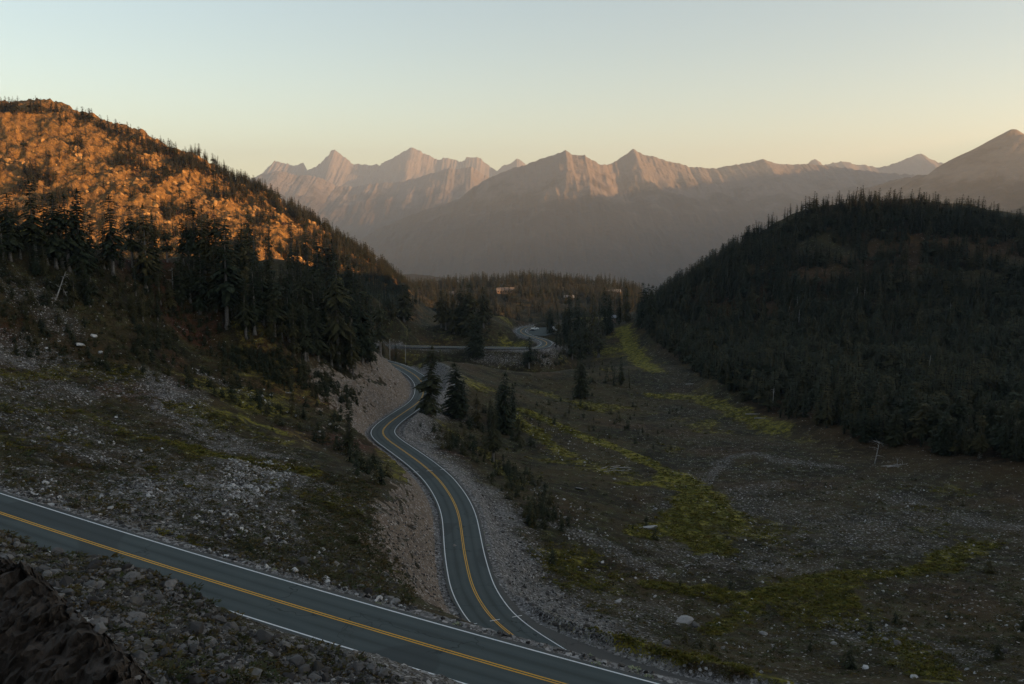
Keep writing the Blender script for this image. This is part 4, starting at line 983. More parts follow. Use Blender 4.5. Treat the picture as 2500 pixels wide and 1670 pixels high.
for px, py, s, m, lab in [(738, 1378, 1.9, 0, 'pointed grey boulder on the far verge of the near road'), (720, 1395, 1.0, 1, 'pale stone under the pointed boulder on the far verge'), (545, 1345, 1.1, 0, 'single grey boulder at the edge of the near road, left of the bush'), (650, 1327, 1.0, 0, 'stacked grey boulder behind the bush on the far verge'), (652, 1318, 0.8, 1, 'pale stone on top of the boulders behind the bush'), (795, 1415, 1.1, 1, 'broken pale slab among the verge rocks'), (820, 1380, 1.2, 1, 'pale angular rock behind the verge rocks'), (856, 1402, 1.2, 0, 'dark grey boulder right of the broken slab'), (880, 1435, 1.3, 0, 'rounded boulder in the verge pile near the cut'), (897, 1448, 1.2, 0, 'grey boulder at the end of the verge pile'), (950, 1465, 1.3, 0, 'dark boulder closest to the white line at the verge end'), (955, 1390, 0.9, 1, 'pale stone on the edge of the gravel cut'), (765, 1405, 0.7, 1, 'small white stone at the foot of the pointed boulder'), (927, 1462, 0.9, 1, 'flat pale stone by the roadside flowers'),
        (195, 845, 3.0, 1, 'big pale boulder below the trees at the left of the hillside'), (230, 822, 2.2, 1, 'pale rock right above the big boulder on the left hillside'), (435, 800, 1.6, 1, 'pale rock on the hillside near the shrubs'), (245, 862, 1.5, 1, 'pale stone below the big boulder on the left hillside'), (725, 1017, 1.5, 1, 'bright white stone alone on the grassy slope'), (822, 1045, 2.0, 1, 'white rock cluster block left of the road bend'), (805, 1037, 1.3, 1, 'white stone beside the rock cluster left of the bend'), (660, 965, 1.2, 1, 'white stone at the end of the scree streak'), (640, 968, 1.3, 1, 'pale stone in the scree streak'), (832, 1070, 1.0, 1, 'small white stone above the lone spire conifer'), (780, 1055, 1.0, 1, 'small white stone midway on the grassy slope'), (375, 1000, 2.2, 0, 'grey rock lump on the mound of the left shelf'), (1380, 1265, 1.3, 1, 'pale stone right of the dark shrub in the meadow'),
        (1585, 1292, 4.3, 2, 'long flat pale boulder beside the yellow moss'), (1668, 1520, 3.0, 2, 'white slab-topped rock on the meadow near the lower road'), (1700, 1530, 1.8, 0, 'dark end block of the white slab-topped rock'), (1757, 1526, 1.4, 1, 'round pale stone right of the white slab'), (1863, 1549, 1.4, 1, 'grey-white stone further right of the white slab'), (2036, 1572, 1.2, 1, 'blueish pale stone in the lower right meadow'), (2160, 1565, 1.6, 1, 'white stone at the start of the gravel streak, lower right'), (2190, 1575, 2.0, 0, 'grey rock in the gravel streak, lower right'), (2113, 1632, 1.3, 1, 'flat pale stone near the bottom right edge'), (2232, 1655, 1.2, 1, 'pale stone at the very bottom right'), (1677, 1383, 1.5, 2, 'flat white stone in the middle meadow'), (1680, 1358, 0.9, 1, 'small white stone above the flat one in the middle meadow'), (1715, 1450, 1.2, 0, 'dark rock on the lower moss stream'), (1628, 1575, 1.8, 0, 'grey rock under the white slab near the asphalt'), (1510, 1470, 1.8, 1, 'pale rock at the talus foot'), (1415, 1195, 2.0, 2, 'flat stone by the upper moss line'), (1600, 1243, 1.2, 1, 'white stone above the flat pale boulder'), (1500, 1170, 1.2, 1, 'white stone near the log pile'), (1620, 1205, 1.0, 1, 'small white stone at the moss edge'), (1665, 1160, 1.2, 1, 'white stone beside the moss delta'), (2450, 1590, 2.0, 0, 'grey rock alone at the right edge of the meadow'), (1110, 1335, 1.2, 1, 'pale stone at the foot of the gravel cut')]:
    p = hit(px, py, 40)
    if p is not None: rock(p, s, [BOULD, BOULD_P, SLAB][m], lab, 'rocks around the roads and the meadow', 1.0, 0.25 if m == 2 else None)
VERGE = [(150, 1240), (380, 1305), (640, 1385), (900, 1460), (1020, 1495), (1000, 1440), (900, 1360), (700, 1260), (420, 1190), (150, 1190)]
for p in spots(VERGE, 52, 60, 5.5):
    s = rng.uniform(0.4, 0.9); pale = rng.random() < 0.5; px, py = proj(p)
    w = ['near the left picture edge', 'left of the roadside bush', 'behind the roadside bush', 'below the bright scree patch', 'behind the pointed boulder', 'close to the gravel cut'][int(np.searchsorted([260, 480, 640, 740, 860], px))]
    dz = 'close to the white line' if py > np.interp(px, [150, 900], [1215, 1435]) else 'well back from the road'
    rock(p, s, BOULD_P if pale else BOULD, ('pale ' if pale else 'grey ') + ('little' if s < 0.55 else 'mid-sized' if s < 0.75 else 'blocky') + ' stone, ' + w + ', ' + dz, 'stones of the rubble shelf')
TALUS = [(1215, 1290), (1260, 1300), (1340, 1400), (1440, 1480), (1560, 1560), (1500, 1580), (1330, 1520), (1240, 1430)]
for p in spots(TALUS, 40, 90, 5.2):
    s = rng.uniform(0.5, 1.2); px, py = proj(p)
    w = ['at the top of the talus', 'in the upper talus', 'in the middle of the talus', 'in the lower talus', 'at the talus foot'][int(np.searchsorted([1330, 1400, 1460, 1520], py))]
    rock(p, s, BOULD, ('small' if s < 0.7 else 'medium' if s < 0.95 else 'large') + ' grey rock ' + w + ', ' + ('next to the white line' if px < np.interp(py, [1290, 1580], [1240, 1420]) else 'on its meadow side'), 'rocks of the talus below the lower road')

# loose stones too small to pick apart
def loose(name, zones, coll, ncol, smin, smax, label):
    P = np.vstack([spots(z, n, rm, road, mk) for z, n, rm, road, mk in zones]); n = len(P)
    s = smin + (smax - smin) * rng.random(n) ** 2.5
    rot = rng.uniform(0, 6.28, (n, 3)); rot[:, :2] = rng.normal(0, 0.3, (n, 2))
    P[:, 2] += s * 0.08
    scatter(name, P, s[:, None] * rng.uniform(0.75, 1.25, (n, 3)), rot, rng.integers(0, ncol, n), coll, label, 'stones')
GRV = grav.reshape(na, nr)
from bisect import bisect_left
_azl, _rrl = AZ.tolist(), RR.tolist()
def near(p, G): return G[min(bisect_left(_azl, math.atan2(p[0], p[1])), na - 1), min(bisect_left(_rrl, math.hypot(p[0], p[1])), nr - 1)]
CLUMP = (0.08 + 0.92 * sst(-0.08, 0.3, fbm(gx, gy, 16, 3, 97))).reshape(na, nr)
gm_ = lambda k, o=0.0: (lambda p: min(1.0, o + k * float(near(p, GRV))) * float(near(p, CLUMP)))
SHELF = [(0, 860), (300, 890), (520, 1000), (780, 1120), (900, 1200), (930, 1300), (1000, 1430), (1020, 1495), (640, 1395), (150, 1245), (0, 1200)]
MEAD = [(1180, 1130), (1300, 980), (1600, 980), (1900, 1100), (2499, 1230), (2499, 1669), (1750, 1640), (1450, 1540), (1330, 1420), (1230, 1260)]
loose('rubble', [(BANK, 7500, 25, 4.3, None), (VERGE, 2600, 60, 4.6, None), ([(0, 1190), (150, 1235), (400, 1310), (700, 1400), (1040, 1500), (1250, 1560), (1590, 1660), (1600, 1645), (1250, 1545), (700, 1385), (0, 1170)], 700, 60, 4.4, None)], PEB, 8, 0.10, 0.75, 'loose angular grey rubble along the near road')
loose('scree', [(SHELF, 6500, 70, 4.6, gm_(1.3, 0.1)), (TALUS, 2200, 90, 4.7, None), ([(1000, 1000), (1060, 1000), (1110, 1050), (1060, 1080), (1000, 1060)], 500, 150, 4.7, None), ([(1120, 1120), (1150, 1130), (1240, 1290), (1215, 1290), (1160, 1180)], 700, 120, 4.5, None), ([(935, 1190), (1000, 1210), (1075, 1330), (1090, 1480), (1000, 1440), (950, 1330)], 1200, 120, 4.6, None), ([(890, 960), (990, 900), (1010, 950), (930, 1030), (890, 1050)], 500, 200, 4.6, None)], PEB, 8, 0.10, 0.6, 'loose grey scree on the shelf and beside the lower road')
loose('pale_stones', [(SHELF, 1500, 70, 4.6, gm_(1.3, 0.05)), ([(560, 1120), (720, 1130), (700, 1180), (600, 1230), (520, 1200)], 1300, 90, 5, None), (MEAD, 1700, 80, 5.5, gm_(1.0, 0.25)), ([(1230, 1000), (1330, 1020), (1480, 1090), (1560, 1130), (1480, 1160), (1330, 1110)], 420, 80, 5.5, None), ([(1290, 1180), (1450, 1250), (1500, 1340), (1400, 1330), (1300, 1240)], 250, 80, 5.5, None), ([(0, 700), (560, 760), (860, 960), (830, 1080), (500, 950), (0, 860)], 320, 120, 5, None), ([(470, 895), (600, 950), (670, 985), (660, 995), (590, 965), (460, 905)], 120, 120, 5, None)], PEBP, 5, 0.12, 0.95, 'small pale stones strewn over shelf and meadow')

# ledges and blocks of the sunlit rock face
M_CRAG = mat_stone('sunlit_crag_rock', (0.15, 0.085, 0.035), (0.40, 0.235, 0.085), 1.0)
CRG = bpy.data.collections.new('crag_blocks')
for i in range(6): CRG.objects.link(bpy.data.objects.new('crag_block%d' % i, hull_rock(450 + i, 18, 0.8, M_CRAG, 1.1)))
a_ = rng.uniform(-0.57, -0.15, 9000); r_ = np.sqrt(rng.uniform(740 ** 2, 1060 ** 2, 9000)); x_, y_ = r_ * np.sin(a_), r_ * np.cos(a_)
k_ = (ground_z(x_, y_, WM) > 0.7) & (rng.random(9000) < 0.06 + 0.6 * sst(0.0, 0.3, fbm(x_, y_, 45, 4, 98)) * sst(0.3, 0.8, ground_z(x_, y_, STEEP)))
P = np.stack([x_[k_], y_[k_], ground_z(x_[k_], y_[k_])], 1); n = len(P); s_ = 2.0 + 8.0 * rng.random(n) ** 2.2; P[:, 2] -= s_ * 0.12
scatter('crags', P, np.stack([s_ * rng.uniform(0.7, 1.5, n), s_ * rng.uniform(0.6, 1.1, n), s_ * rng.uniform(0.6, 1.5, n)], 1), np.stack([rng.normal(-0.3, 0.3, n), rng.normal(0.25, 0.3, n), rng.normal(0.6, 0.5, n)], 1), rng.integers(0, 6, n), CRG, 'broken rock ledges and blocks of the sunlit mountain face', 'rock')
# ------------------------------------------------------------------ dark rock outcrop in the near corner
def outcrop():
    cr = [at_y(px, py, Y) for px, py, Y in [(-260, 1180, 27), (-100, 1270, 25), (0, 1338, 23.5), (70, 1385, 22.5), (140, 1440, 21.5), (205, 1500, 20.5), (265, 1570, 19.5), (330, 1640, 18.5), (400, 1720, 17.5), (480, 1830, 16.5)]]
    C = catmull(cr, 0.07); n = len(C); nt_ = 150
    q_ = np.arange(n) * 0.07; bump_ = fbm(q_, q_ * 0 + 3.3, 2.3, 5, 91, 0.62)
    C[:, 2] += 0.75 * bump_ + 0.22 * ridged(q_, q_ * 0 + 1.1, 0.8, 3, 93); C[:, 0] += 0.5 * fbm(q_, q_ * 0 + 7.7, 1.9, 4, 95)
    t = np.linspace(-1, 1, nt_); a = np.abs(t)[None, :]
    front = np.array([-4.2, -6.0, -6.5]); backv = np.array([1.8, 3.5, -6.5])
    off = np.where(t[None, :, None] >= 0, t[None, :, None] * front, -t[None, :, None] * backv)
    P = C[:, None, :] + off
    P[:, :, 2] += 0.5 * np.sqrt(np.clip(1 - (1 - np.minimum(a * 4, 1)) ** 2, 0, 1)) - 0.5
    s = np.arange(n)[:, None] * 0.07 + 0 * t[None, :]; w = t[None, :] * 9 + 0 * s
    # beds run down the face, broken by joints
    warp = fbm(s, w, 2.2, 4, 75, 0.6)
    bu = (s * 0.9 + w * 0.45) * 0.75 + 0.9 * warp; bv = (w * 0.55 - s * 0.15) * 0.42 + 0.7 * fbm(s, w, 1.7, 3, 77)
    iu, iv = np.floor(bu), np.floor(bv + 0.37 * (iu_ := np.floor(bu) % 2))
    blk = perlin(iu * 0.731 + 0.13, iv * 0.917 + 0.41, 79) * 1.3
    eu = np.abs(bu - iu - 0.5) * 2; crack = -np.clip((eu - 0.86) / 0.14, 0, 1) ** 0.8
    fine = ridged(s, w * 0.4, 0.55, 4, 81, 0.6)
    nrm = np.array([0.25, -0.75, 0.6])
    rough = fbm(s, w, 0.9, 5, 85, 0.7)
    P = P + (0.30 * blk + 0.28 * crack + 0.55 * warp + 0.22 * fine + 0.85 * rough)[..., None] * nrm
    vid = np.arange(n * nt_).reshape(n, nt_)
    f = np.stack([vid[:-1, :-1], vid[:-1, 1:], vid[1:, 1:], vid[1:, :-1]], -1).reshape(-1, 4)
    m, nt, b = new_mat('dark_outcrop_rock'); g = NT(nt); p = g.pos()
    nn = g.noise(p, 1.3, 7, 0.7, 0.8); n2 = g.noise(p, 6.0, 5, 0.7)
    c = g.mix(g.ramp(nn, 0.3, 0.7), (0.030, 0.024, 0.019), (0.095, 0.077, 0.062))
    nt.links.new(g.mix(g.math('MULTIPLY', g.ramp(n2, 0.5, 0.75), 0.5), c, (0.085, 0.074, 0.064)), b.inputs['Base Color'])
    nt.links.new(g.bump(g.math('ADD', nn, g.math('MULTIPLY', n2, 0.4)), 0.9, 0.25), b.inputs['Normal'])
    o = link(bpy.data.objects.new('rock_outcrop', mesh_np('rock_outcrop', P.reshape(-1, 3), f, m, smooth=False)))
    tag(o, 'dark layered rock outcrop filling the lower left corner', 'rock')
    return P[:, nt_ // 2]
crest = outcrop()
for i in range(16):                                  # stones lodged along the outcrop's edge
    p = crest[int(len(crest) * rng.uniform(0.22, 0.85))]
    rock(p + np.array([0.15, 0.2, -0.1]), rng.uniform(0.25, 0.6), BOULD, '%s stone lodged on the edge of the dark outcrop, %s' % ('flat' if i % 2 else 'angular', 'upper part' if p[2] > -11 else 'lower part'), 'stones on the outcrop edge')

# ------------------------------------------------------------------ low shrubs, heather, roadside plants
def leaf_clump(seed, n, size, up=0.6, mat=None):
    r = np.random.default_rng(seed); V = []; F = []
    for i in range(n):
        d = r.normal(0, 1, 3); d[2] = abs(d[2]) * up + 0.05; d /= np.linalg.norm(d); c = d * r.uniform(0.25, 0.5)
        a = np.cross(d, r.normal(0, 1, 3)); a /= np.linalg.norm(a); l = size * r.uniform(0.6, 1.3)
        o = len(V); V += [c - a * l * 0.45, c + d * l * 0.4 + a * 0.1 * l, c + a * l * 0.45, c + d * l * 1.1]; F.append((o, o + 1, o + 2, o + 3) if i % 2 else (o, o + 2, o + 3, o + 1))
    return mesh_py('tuft', V, F, mat or M_HEATHER)
TUFT = bpy.data.collections.new('heather_tufts')
for i in range(6): TUFT.objects.link(bpy.data.objects.new('heather_tuft%d' % i, leaf_clump(500 + i, 34, 0.26, 0.55)))
MOS = moss.reshape(na, nr)
def tufts(name, zones, smin, smax, label):
    P = np.vstack([spots(z, n, rm, road, mk) for z, n, rm, road, mk in zones]); n = len(P)
    s = smin + (smax - smin) * rng.random(n) ** 2
    scatter(name, P, np.stack([s * 1.3, s * 1.3, s * rng.uniform(0.5, 0.9, n)], 1), np.stack([rng.normal(0, .1, n), rng.normal(0, .1, n), rng.uniform(0, 6.28, n)], 1), rng.integers(0, 6, n), TUFT, label, 'heather')
inv = lambda p: 1 - 0.85 * min(1.0, float(near(p, GRV)))
HILL = [(0, 660), (560, 690), (860, 800), (930, 890), (860, 1000), (840, 1110), (500, 960), (0, 860)]
tufts('heather', [(SHELF, 4200, 70, 5.5, inv), (MEAD, 4200, 80, 5.5, inv), (HILL, 3800, 120, 5.5, None), ([(1100, 960), (1300, 900), (1600, 900), (1600, 1000), (1300, 1000), (1180, 1130)], 900, 120, 6, None), (BANK, 450, 25, 5, None), ([(780, 1150), (930, 1180), (920, 1290), (960, 1400), (760, 1330), (700, 1230)], 900, 90, 6, None)], 0.35, 1.3, 'low brown and green heather covering the slopes')
M_GRASS = mat_needles('yellow_green_grass', (0.060, 0.070, 0.014), (0.16, 0.135, 0.018), (0.12, 0.075, 0.016))
GRS = bpy.data.collections.new('grass_tufts')
for i in range(5): GRS.objects.link(bpy.data.objects.new('grass_tuft%d' % i, leaf_clump(540 + i, 26, 0.34, 1.8, M_GRASS)))
mm = lambda p: max(0.0, float(near(p, MOS)) - 0.25) * 1.5
P = np.vstack([spots(MEAD, 5200, 80, 5.5, mm), spots(SHELF, 2200, 70, 5.5, mm), spots([(1100, 960), (1300, 900), (1600, 790), (1900, 1060), (1600, 1000), (1180, 1130)], 1300, 120, 6, mm)]); n = len(P); s_ = rng.uniform(0.3, 0.9, n)
scatter('grass', P, np.stack([s_ * 1.6, s_ * 1.6, s_ * rng.uniform(0.5, 1.0, n)], 1), np.stack([rng.normal(0, .15, n), rng.normal(0, .15, n), rng.uniform(0, 6.28, n)], 1), rng.integers(0, 5, n), GRS, 'yellow-green grass tufts along the moist strips of the meadow', 'grass')
# squat conifer shrubs
SHRUB_MESH = []
for i in range(4):
    c, t = conifer(120 + i, 12, 6, 3, 0.34, 0.02, 1.0, 1 if i % 2 else 0); SHRUB_MESH.append(mesh_py('shrub_foliage', c[0], c[1], M_NEEDLE))
SHR = bpy.data.collections.new('shrub_forms')
for i, m in enumerate(SHRUB_MESH): SHR.objects.link(bpy.data.objects.new('shrub_form%d' % i, m))
def shrub(p, h, w, label, group='low conifer shrubs'):
    o = link(bpy.data.objects.new('conifer_shrub', SHRUB_MESH[int(rng.integers(4))])); o.location = (p[0], p[1], p[2] - 0.1)
    o.scale = (w, w * rng.uniform(0.85, 1.2), h); o.rotation_euler = (0, 0, rng.uniform(0, 6.28))
    tag(o, label, 'shrub', group)
for poly, n, h0, h1, lab in [([(840, 1110), (880, 1110), (960, 1175), (930, 1190), (850, 1150)], 18, 1.6, 4.0, 'dark conifer shrub in the thicket at the foot of the lone spire tree'), ([(1055, 1070), (1130, 1060), (1195, 1105), (1160, 1120), (1080, 1100)], 16, 2.0, 4.2, 'dark conifer shrub in the row just below the road talus'), ([(1260, 1240), (1330, 1240), (1350, 1285), (1290, 1290)], 9, 2.0, 3.6, 'dark conifer shrub in the isolated clump on the meadow edge'), ([(1200, 1140), (1290, 1150), (1320, 1195), (1240, 1190)], 12, 1.5, 3.2, 'dark conifer shrub between the slim tree and the meadow clump'), ([(1230, 1060), (1310, 1080), (1300, 1110), (1240, 1100)], 8, 1.5, 3, 'dark conifer shrub at the upper moss line'), ([(1090, 1010), (1250, 1000), (1270, 1080), (1180, 1090), (1120, 1050)], 18, 2, 4.5, 'dark conifer shrub under the clump of meadow conifers')]:
    for p in spots(poly, n, 80, 5.5): shrub(p, rng.uniform(h0, h1) * 1.35, rng.uniform(3.0, 6.0), lab)
for px, py, h, w, lab in [(608, 1352, 2.4, 3.2, 'leafy green bush on the far verge of the near road'), (665, 1050, 2.6, 2.6, 'tiny dark conifer alone on the grassy slope'), (1783, 1440, 2.6, 3.0, 'tiny dark conifer on the lower meadow stream'), (1545, 1292, 1.8, 1.6, 'tiny conifer at the left end of the flat pale boulder'), (1430, 1000, 2.5, 7, 'spreading low shrub in the middle of the meadow')]:
    p = hit(px, py, 60)
    if p is not None: shrub(p, h, w, lab)
P = np.vstack([spots(MEAD, 26, 120, 7), spots([(1020, 1040), (1120, 1060), (1330, 1180), (1400, 1300), (1300, 1290), (1150, 1130)], 140, 100, 6), spots([(530, 850), (650, 860), (860, 950), (880, 1000), (760, 960), (600, 910)], 260, 120, 5.5), spots([(330, 800), (440, 820), (420, 870), (340, 850)], 60, 120, 5), spots(HILL, 700, 120, 5.5), spots([(1380, 900), (1500, 880), (1540, 930), (1420, 940)], 50, 200, 6), spots([(900, 800), (1230, 790), (1240, 830), (900, 835)], 70, 300, 7), spots([(1260, 860), (1400, 860), (1380, 900), (1280, 900)], 60, 300, 7), spots([(1240, 930), (1700, 1000), (1600, 1100), (1300, 1050)], 60, 200, 7)])
n = len(P); hh = rng.uniform(1.0, 3.6, n); ww = hh * rng.uniform(0.9, 1.6, n)
scatter('thicket', P, np.stack([ww, ww, hh], 1), np.stack([np.zeros(n), np.zeros(n), rng.uniform(0, 6.28, n)], 1), rng.integers(0, 4, n), SHR, 'low dark conifer thicket on the shaded slopes', 'shrubs')
# pale flowering plants along the asphalt
M_FLOWER = mat_needles('pale_flower_leaves', (0.20, 0.25, 0.10), (0.42, 0.44, 0.28), (0.30, 0.36, 0.16))
for i, (px, py, s, lab) in enumerate([(1114, 1528, 0.7, 'pale flowering plant on the verge near the end of the left white line'), (1441, 1604, 0.5, 'pale plant where the lower right white line meets the verge'), (1458, 1626, 0.8, 'round pale flowering plant on the verge, lower centre'), (1549, 1640, 1.0, 'bright green plant on the verge, lower right of centre'), (1583, 1656, 0.7, 'pale plant at the verge near the bottom edge'), (923, 1476, 0.5, 'pale plant by the verge end pile of boulders'), (958, 1489, 0.5, 'pale plant right of the verge boulders'), (1192, 1333, 0.7, 'pale flower clump right of the lower road white line'), (1192, 1346, 0.6, 'second pale clump just below the first beside the lower road'), (1180, 1302, 0.6, 'small pale clump highest along the lower road'), (72, 1222, 0.6, 'pale plant at the far verge near the left edge'), (670, 1392, 0.5, 'pale plant on the verge beside the bush')]):
    p = hit(px, py, 50)
    if p is None: continue
    e = bpy.data.objects.new('flowering_plant', leaf_clump(600 + i, 46, 0.2, 1.0, M_FLOWER)); link(e); e.location = p; e.scale = (s, s, s * 0.8)
    tag(e, lab, 'plant', 'pale roadside plants')

# ------------------------------------------------------------------ bare poles, dead trees, logs
def add(name, v, f, m, parent=None, smooth=True): return link(bpy.data.objects.new(name, mesh_py(name, v, f, m, smooth)), parent)
for px, py, top, lab, k in [(952, 880, 820, 'taller bare grey pole with side stubs at the top of the road', 4), (990, 886, 840.5, 'shorter bare grey pole right of the small conifer', 2)]:
    p = at_h(px, py, -float(hit(px, py, 300)[2])); p = hit(px, py, 300); h = (py - top) * p[1] / FPX
    e = link(bpy.data.objects.new('wooden_pole', None)); e.location = p; tag(e, lab, 'pole', 'bare poles by the road')
    v, f = tube([(0, 0, -0.5), (0.02, 0, h * 0.3), (0.10, 0.05, h * 0.7), (0.16, 0.05, h)], [0.26, 0.22, 0.17, 0.12], 8); add('shaft', v, f, M_DEAD, e)
    for i in range(k):
        z = h * (0.55 + 0.12 * i); a = i * 2.2
        v, f = tube([(0.1, 0, z), (0.1 + math.cos(a) * 0.7, math.sin(a) * 0.7, z + 0.1), (0.1 + math.cos(a) * 1.5, math.sin(a) * 1.2, z - 0.15)], [0.06, 0.045, 0.02], 5); add('branch_stub', v, f, M_DEAD, e)
def dead_tree(p, h, label, lean=0.0, nb=7, group='dead snags', rz=None, bl=0.16):
    e = link(bpy.data.objects.new('dead_tree', None)); e.location = (p[0], p[1], p[2] - 0.2); e.rotation_euler = (0, lean, rng.uniform(0, 6.28) if rz is None else rz)
    tag(e, label, 'dead tree', group)
    v, f = tube([(0, 0, -0.3), (0, 0, h * 0.3), (h * 0.012, 0, h * 0.7), (h * 0.02, h * 0.01, h)], [h * 0.020 + 0.06, h * 0.016 + 0.04, h * 0.010 + 0.03, 0.03], 7); add('trunk', v, f, M_DEAD, e)
    for i in range(nb):
        z = h * rng.uniform(0.3, 0.95); a = rng.uniform(0, 6.28); l = h * bl * rng.uniform(0.5, 1.3); d = np.array([math.cos(a), math.sin(a), 0])
        v, f = tube([np.array([0, 0, z]), np.array([0, 0, z + l * 0.1]) + d * l * 0.5, np.array([0, 0, z + l * rng.uniform(-0.3, 0.4)]) + d * l], [0.05 + h * 0.003, 0.04, 0.015], 5); add('bare_branch', v, f, M_DEAD, e)
for x, b, t in [(1160, 665, 612), (1196, 670, 628), (882, 772, 738), (836, 755, 702), (874, 705, 640), (1400, 865, 785), (1331, 940, 858), (1505, 1015, 938), (1606, 745, 688), (1752, 1000, 938), (757, 1175, 1128), (1710, 1045, 975)]:
    px, py = c4(x, b); _, tp = c4(x, t); p = hit(px, py, 200)
    if p is not None: dead_tree(p, max((py - tp) * p[1] / FPX, 9) * 1.1, 'thin pale dead trunk standing in the dark right-hill forest', 0, 3, 'pale snags in the right forest')
for x, b, t, lean, lab in [(945, 1130, 1020, 0.0, 'broken pale snag in the middle of the left hill stand'), (1275, 1190, 1095, 0.25, 'branchy bare snag in front of the left hill stand'), (305, 1185, 1035, -0.5, 'leaning bare trunk below the far-left conifers'), (735, 1270, 1190, 0.1, 'small bare snag on the red-brown slope of the left hill'), (365, 1170, 1110, 0.3, 'low tangle of bare branches beside the leaning trunk')]:
    px, py = c1(x, b); _, tp = c1(x, t); p = hit(px, py, 120)
    if p is not None: dead_tree(p, (py - tp) * p[1] / FPX * 1.1, lab, lean, 9, 'dead snags on the left hill', None, 0.22)
p = hit(2135, 1132, 150)
dead_tree(p, 7.5, 'fallen bleached tree with upright broken branches at the forest edge', 0.2, 12, None, 0.4, 0.5)
p = hit(2150, 1138, 150); dead_tree(p, 8, 'bleached trunk lying beside the broken tree at the forest edge', 1.35, 8, None, -0.3, 0.3)
def log(px, py, L, rz, label, group, r=0.16):
    p = hit(px, py, 100)
    if p is None: return
    e = link(bpy.data.objects.new('fallen_log', None)); e.location = (p[0], p[1], p[2] + r * 0.8); e.rotation_euler = (0, rng.normal(0, 0.06), rz); tag(e, label, 'log', group)
    v, f = tube([(-L / 2, 0, 0), (-L / 6, 0.08, 0.03), (L / 5, -0.05, 0), (L / 2, 0.06, 0)], [r * 1.2, r, r * 0.8, r * 0.4], 8); add('stem', v, f, M_DEAD, e)
    v, f = tube([(L / 6, 0, 0), (L / 6 + 0.5, 0.35, 0.35)], [r * 0.4, 0.02], 5); add('branch_stub', v, f, M_DEAD, e)
for i, (px, py, L, rz) in enumerate([(1480, 1152, 5, 0.3), (1490, 1146, 6, 0.2), (1500, 1140, 4.5, 0.5), (1512, 1150, 6, -0.1), (1520, 1143, 5, 0.1), (1530, 1148, 3.5, 0.4), (1475, 1143, 3, 0.7)]):
    log(px, py, L, rz, 'bleached log in the scattered pile on the meadow', 'bleached log pile on the meadow')
for px, py, L, rz, lab in [(1845, 1012, 9, 0.15, 'grey fallen trunk at the meadow edge under the right forest'), (1860, 1022, 6, -0.3, 'shorter fallen trunk below the grey one at the forest edge'), (1690, 938, 7, 0.1, 'long pale log on the upper meadow'), (700, 960, 4, -0.6, 'pale log lying on the grassy slope left of the road'), (2185, 1140, 5, 0.1, 'pale log right of the broken tree'), (845, 955, 5, -0.5, 'weathered log near the shrubs above the bend')]: log(px, py, L, rz, lab, None, 0.2)

# ------------------------------------------------------------------ buildings on the plateau
def flat_mat(name, a, b_, sc=1.0, rough=0.8):
    m, nt, b = new_mat(name); g = NT(nt)
    nt.links.new(g.mix(g.noise(g.pos(), sc, 4, 0.6), a, b_), b.inputs['Base Color']); b.inputs['Roughness'].default_value = rough
    return m
M_WALL = flat_mat('timber_wall', (0.20, 0.13, 0.09), (0.30, 0.20, 0.14)); M_ROOF = flat_mat('tan_metal_roof', (0.17, 0.14, 0.115), (0.23, 0.19, 0.155)); M_ROOF2 = flat_mat('grey_metal_roof', (0.20, 0.21, 0.22), (0.28, 0.29, 0.30)); M_TRIM = flat_mat('white_trim', (0.6, 0.58, 0.55), (0.7, 0.68, 0.64)); M_GLASS = flat_mat('dark_window_glass', (0.02, 0.025, 0.03), (0.03, 0.035, 0.04), 1, 0.15)
def box(x0, x1, y0, y1, z0, z1):
    v = [(x0, y0, z0), (x1, y0, z0), (x1, y1, z0), (x0, y1, z0), (x0, y0, z1), (x1, y0, z1), (x1, y1, z1), (x0, y1, z1)]
    return v, [(3, 2, 1, 0), (4, 5, 6, 7), (0, 1, 5, 4), (1, 2, 6, 5), (2, 3, 7, 6), (3, 0, 4, 7)]
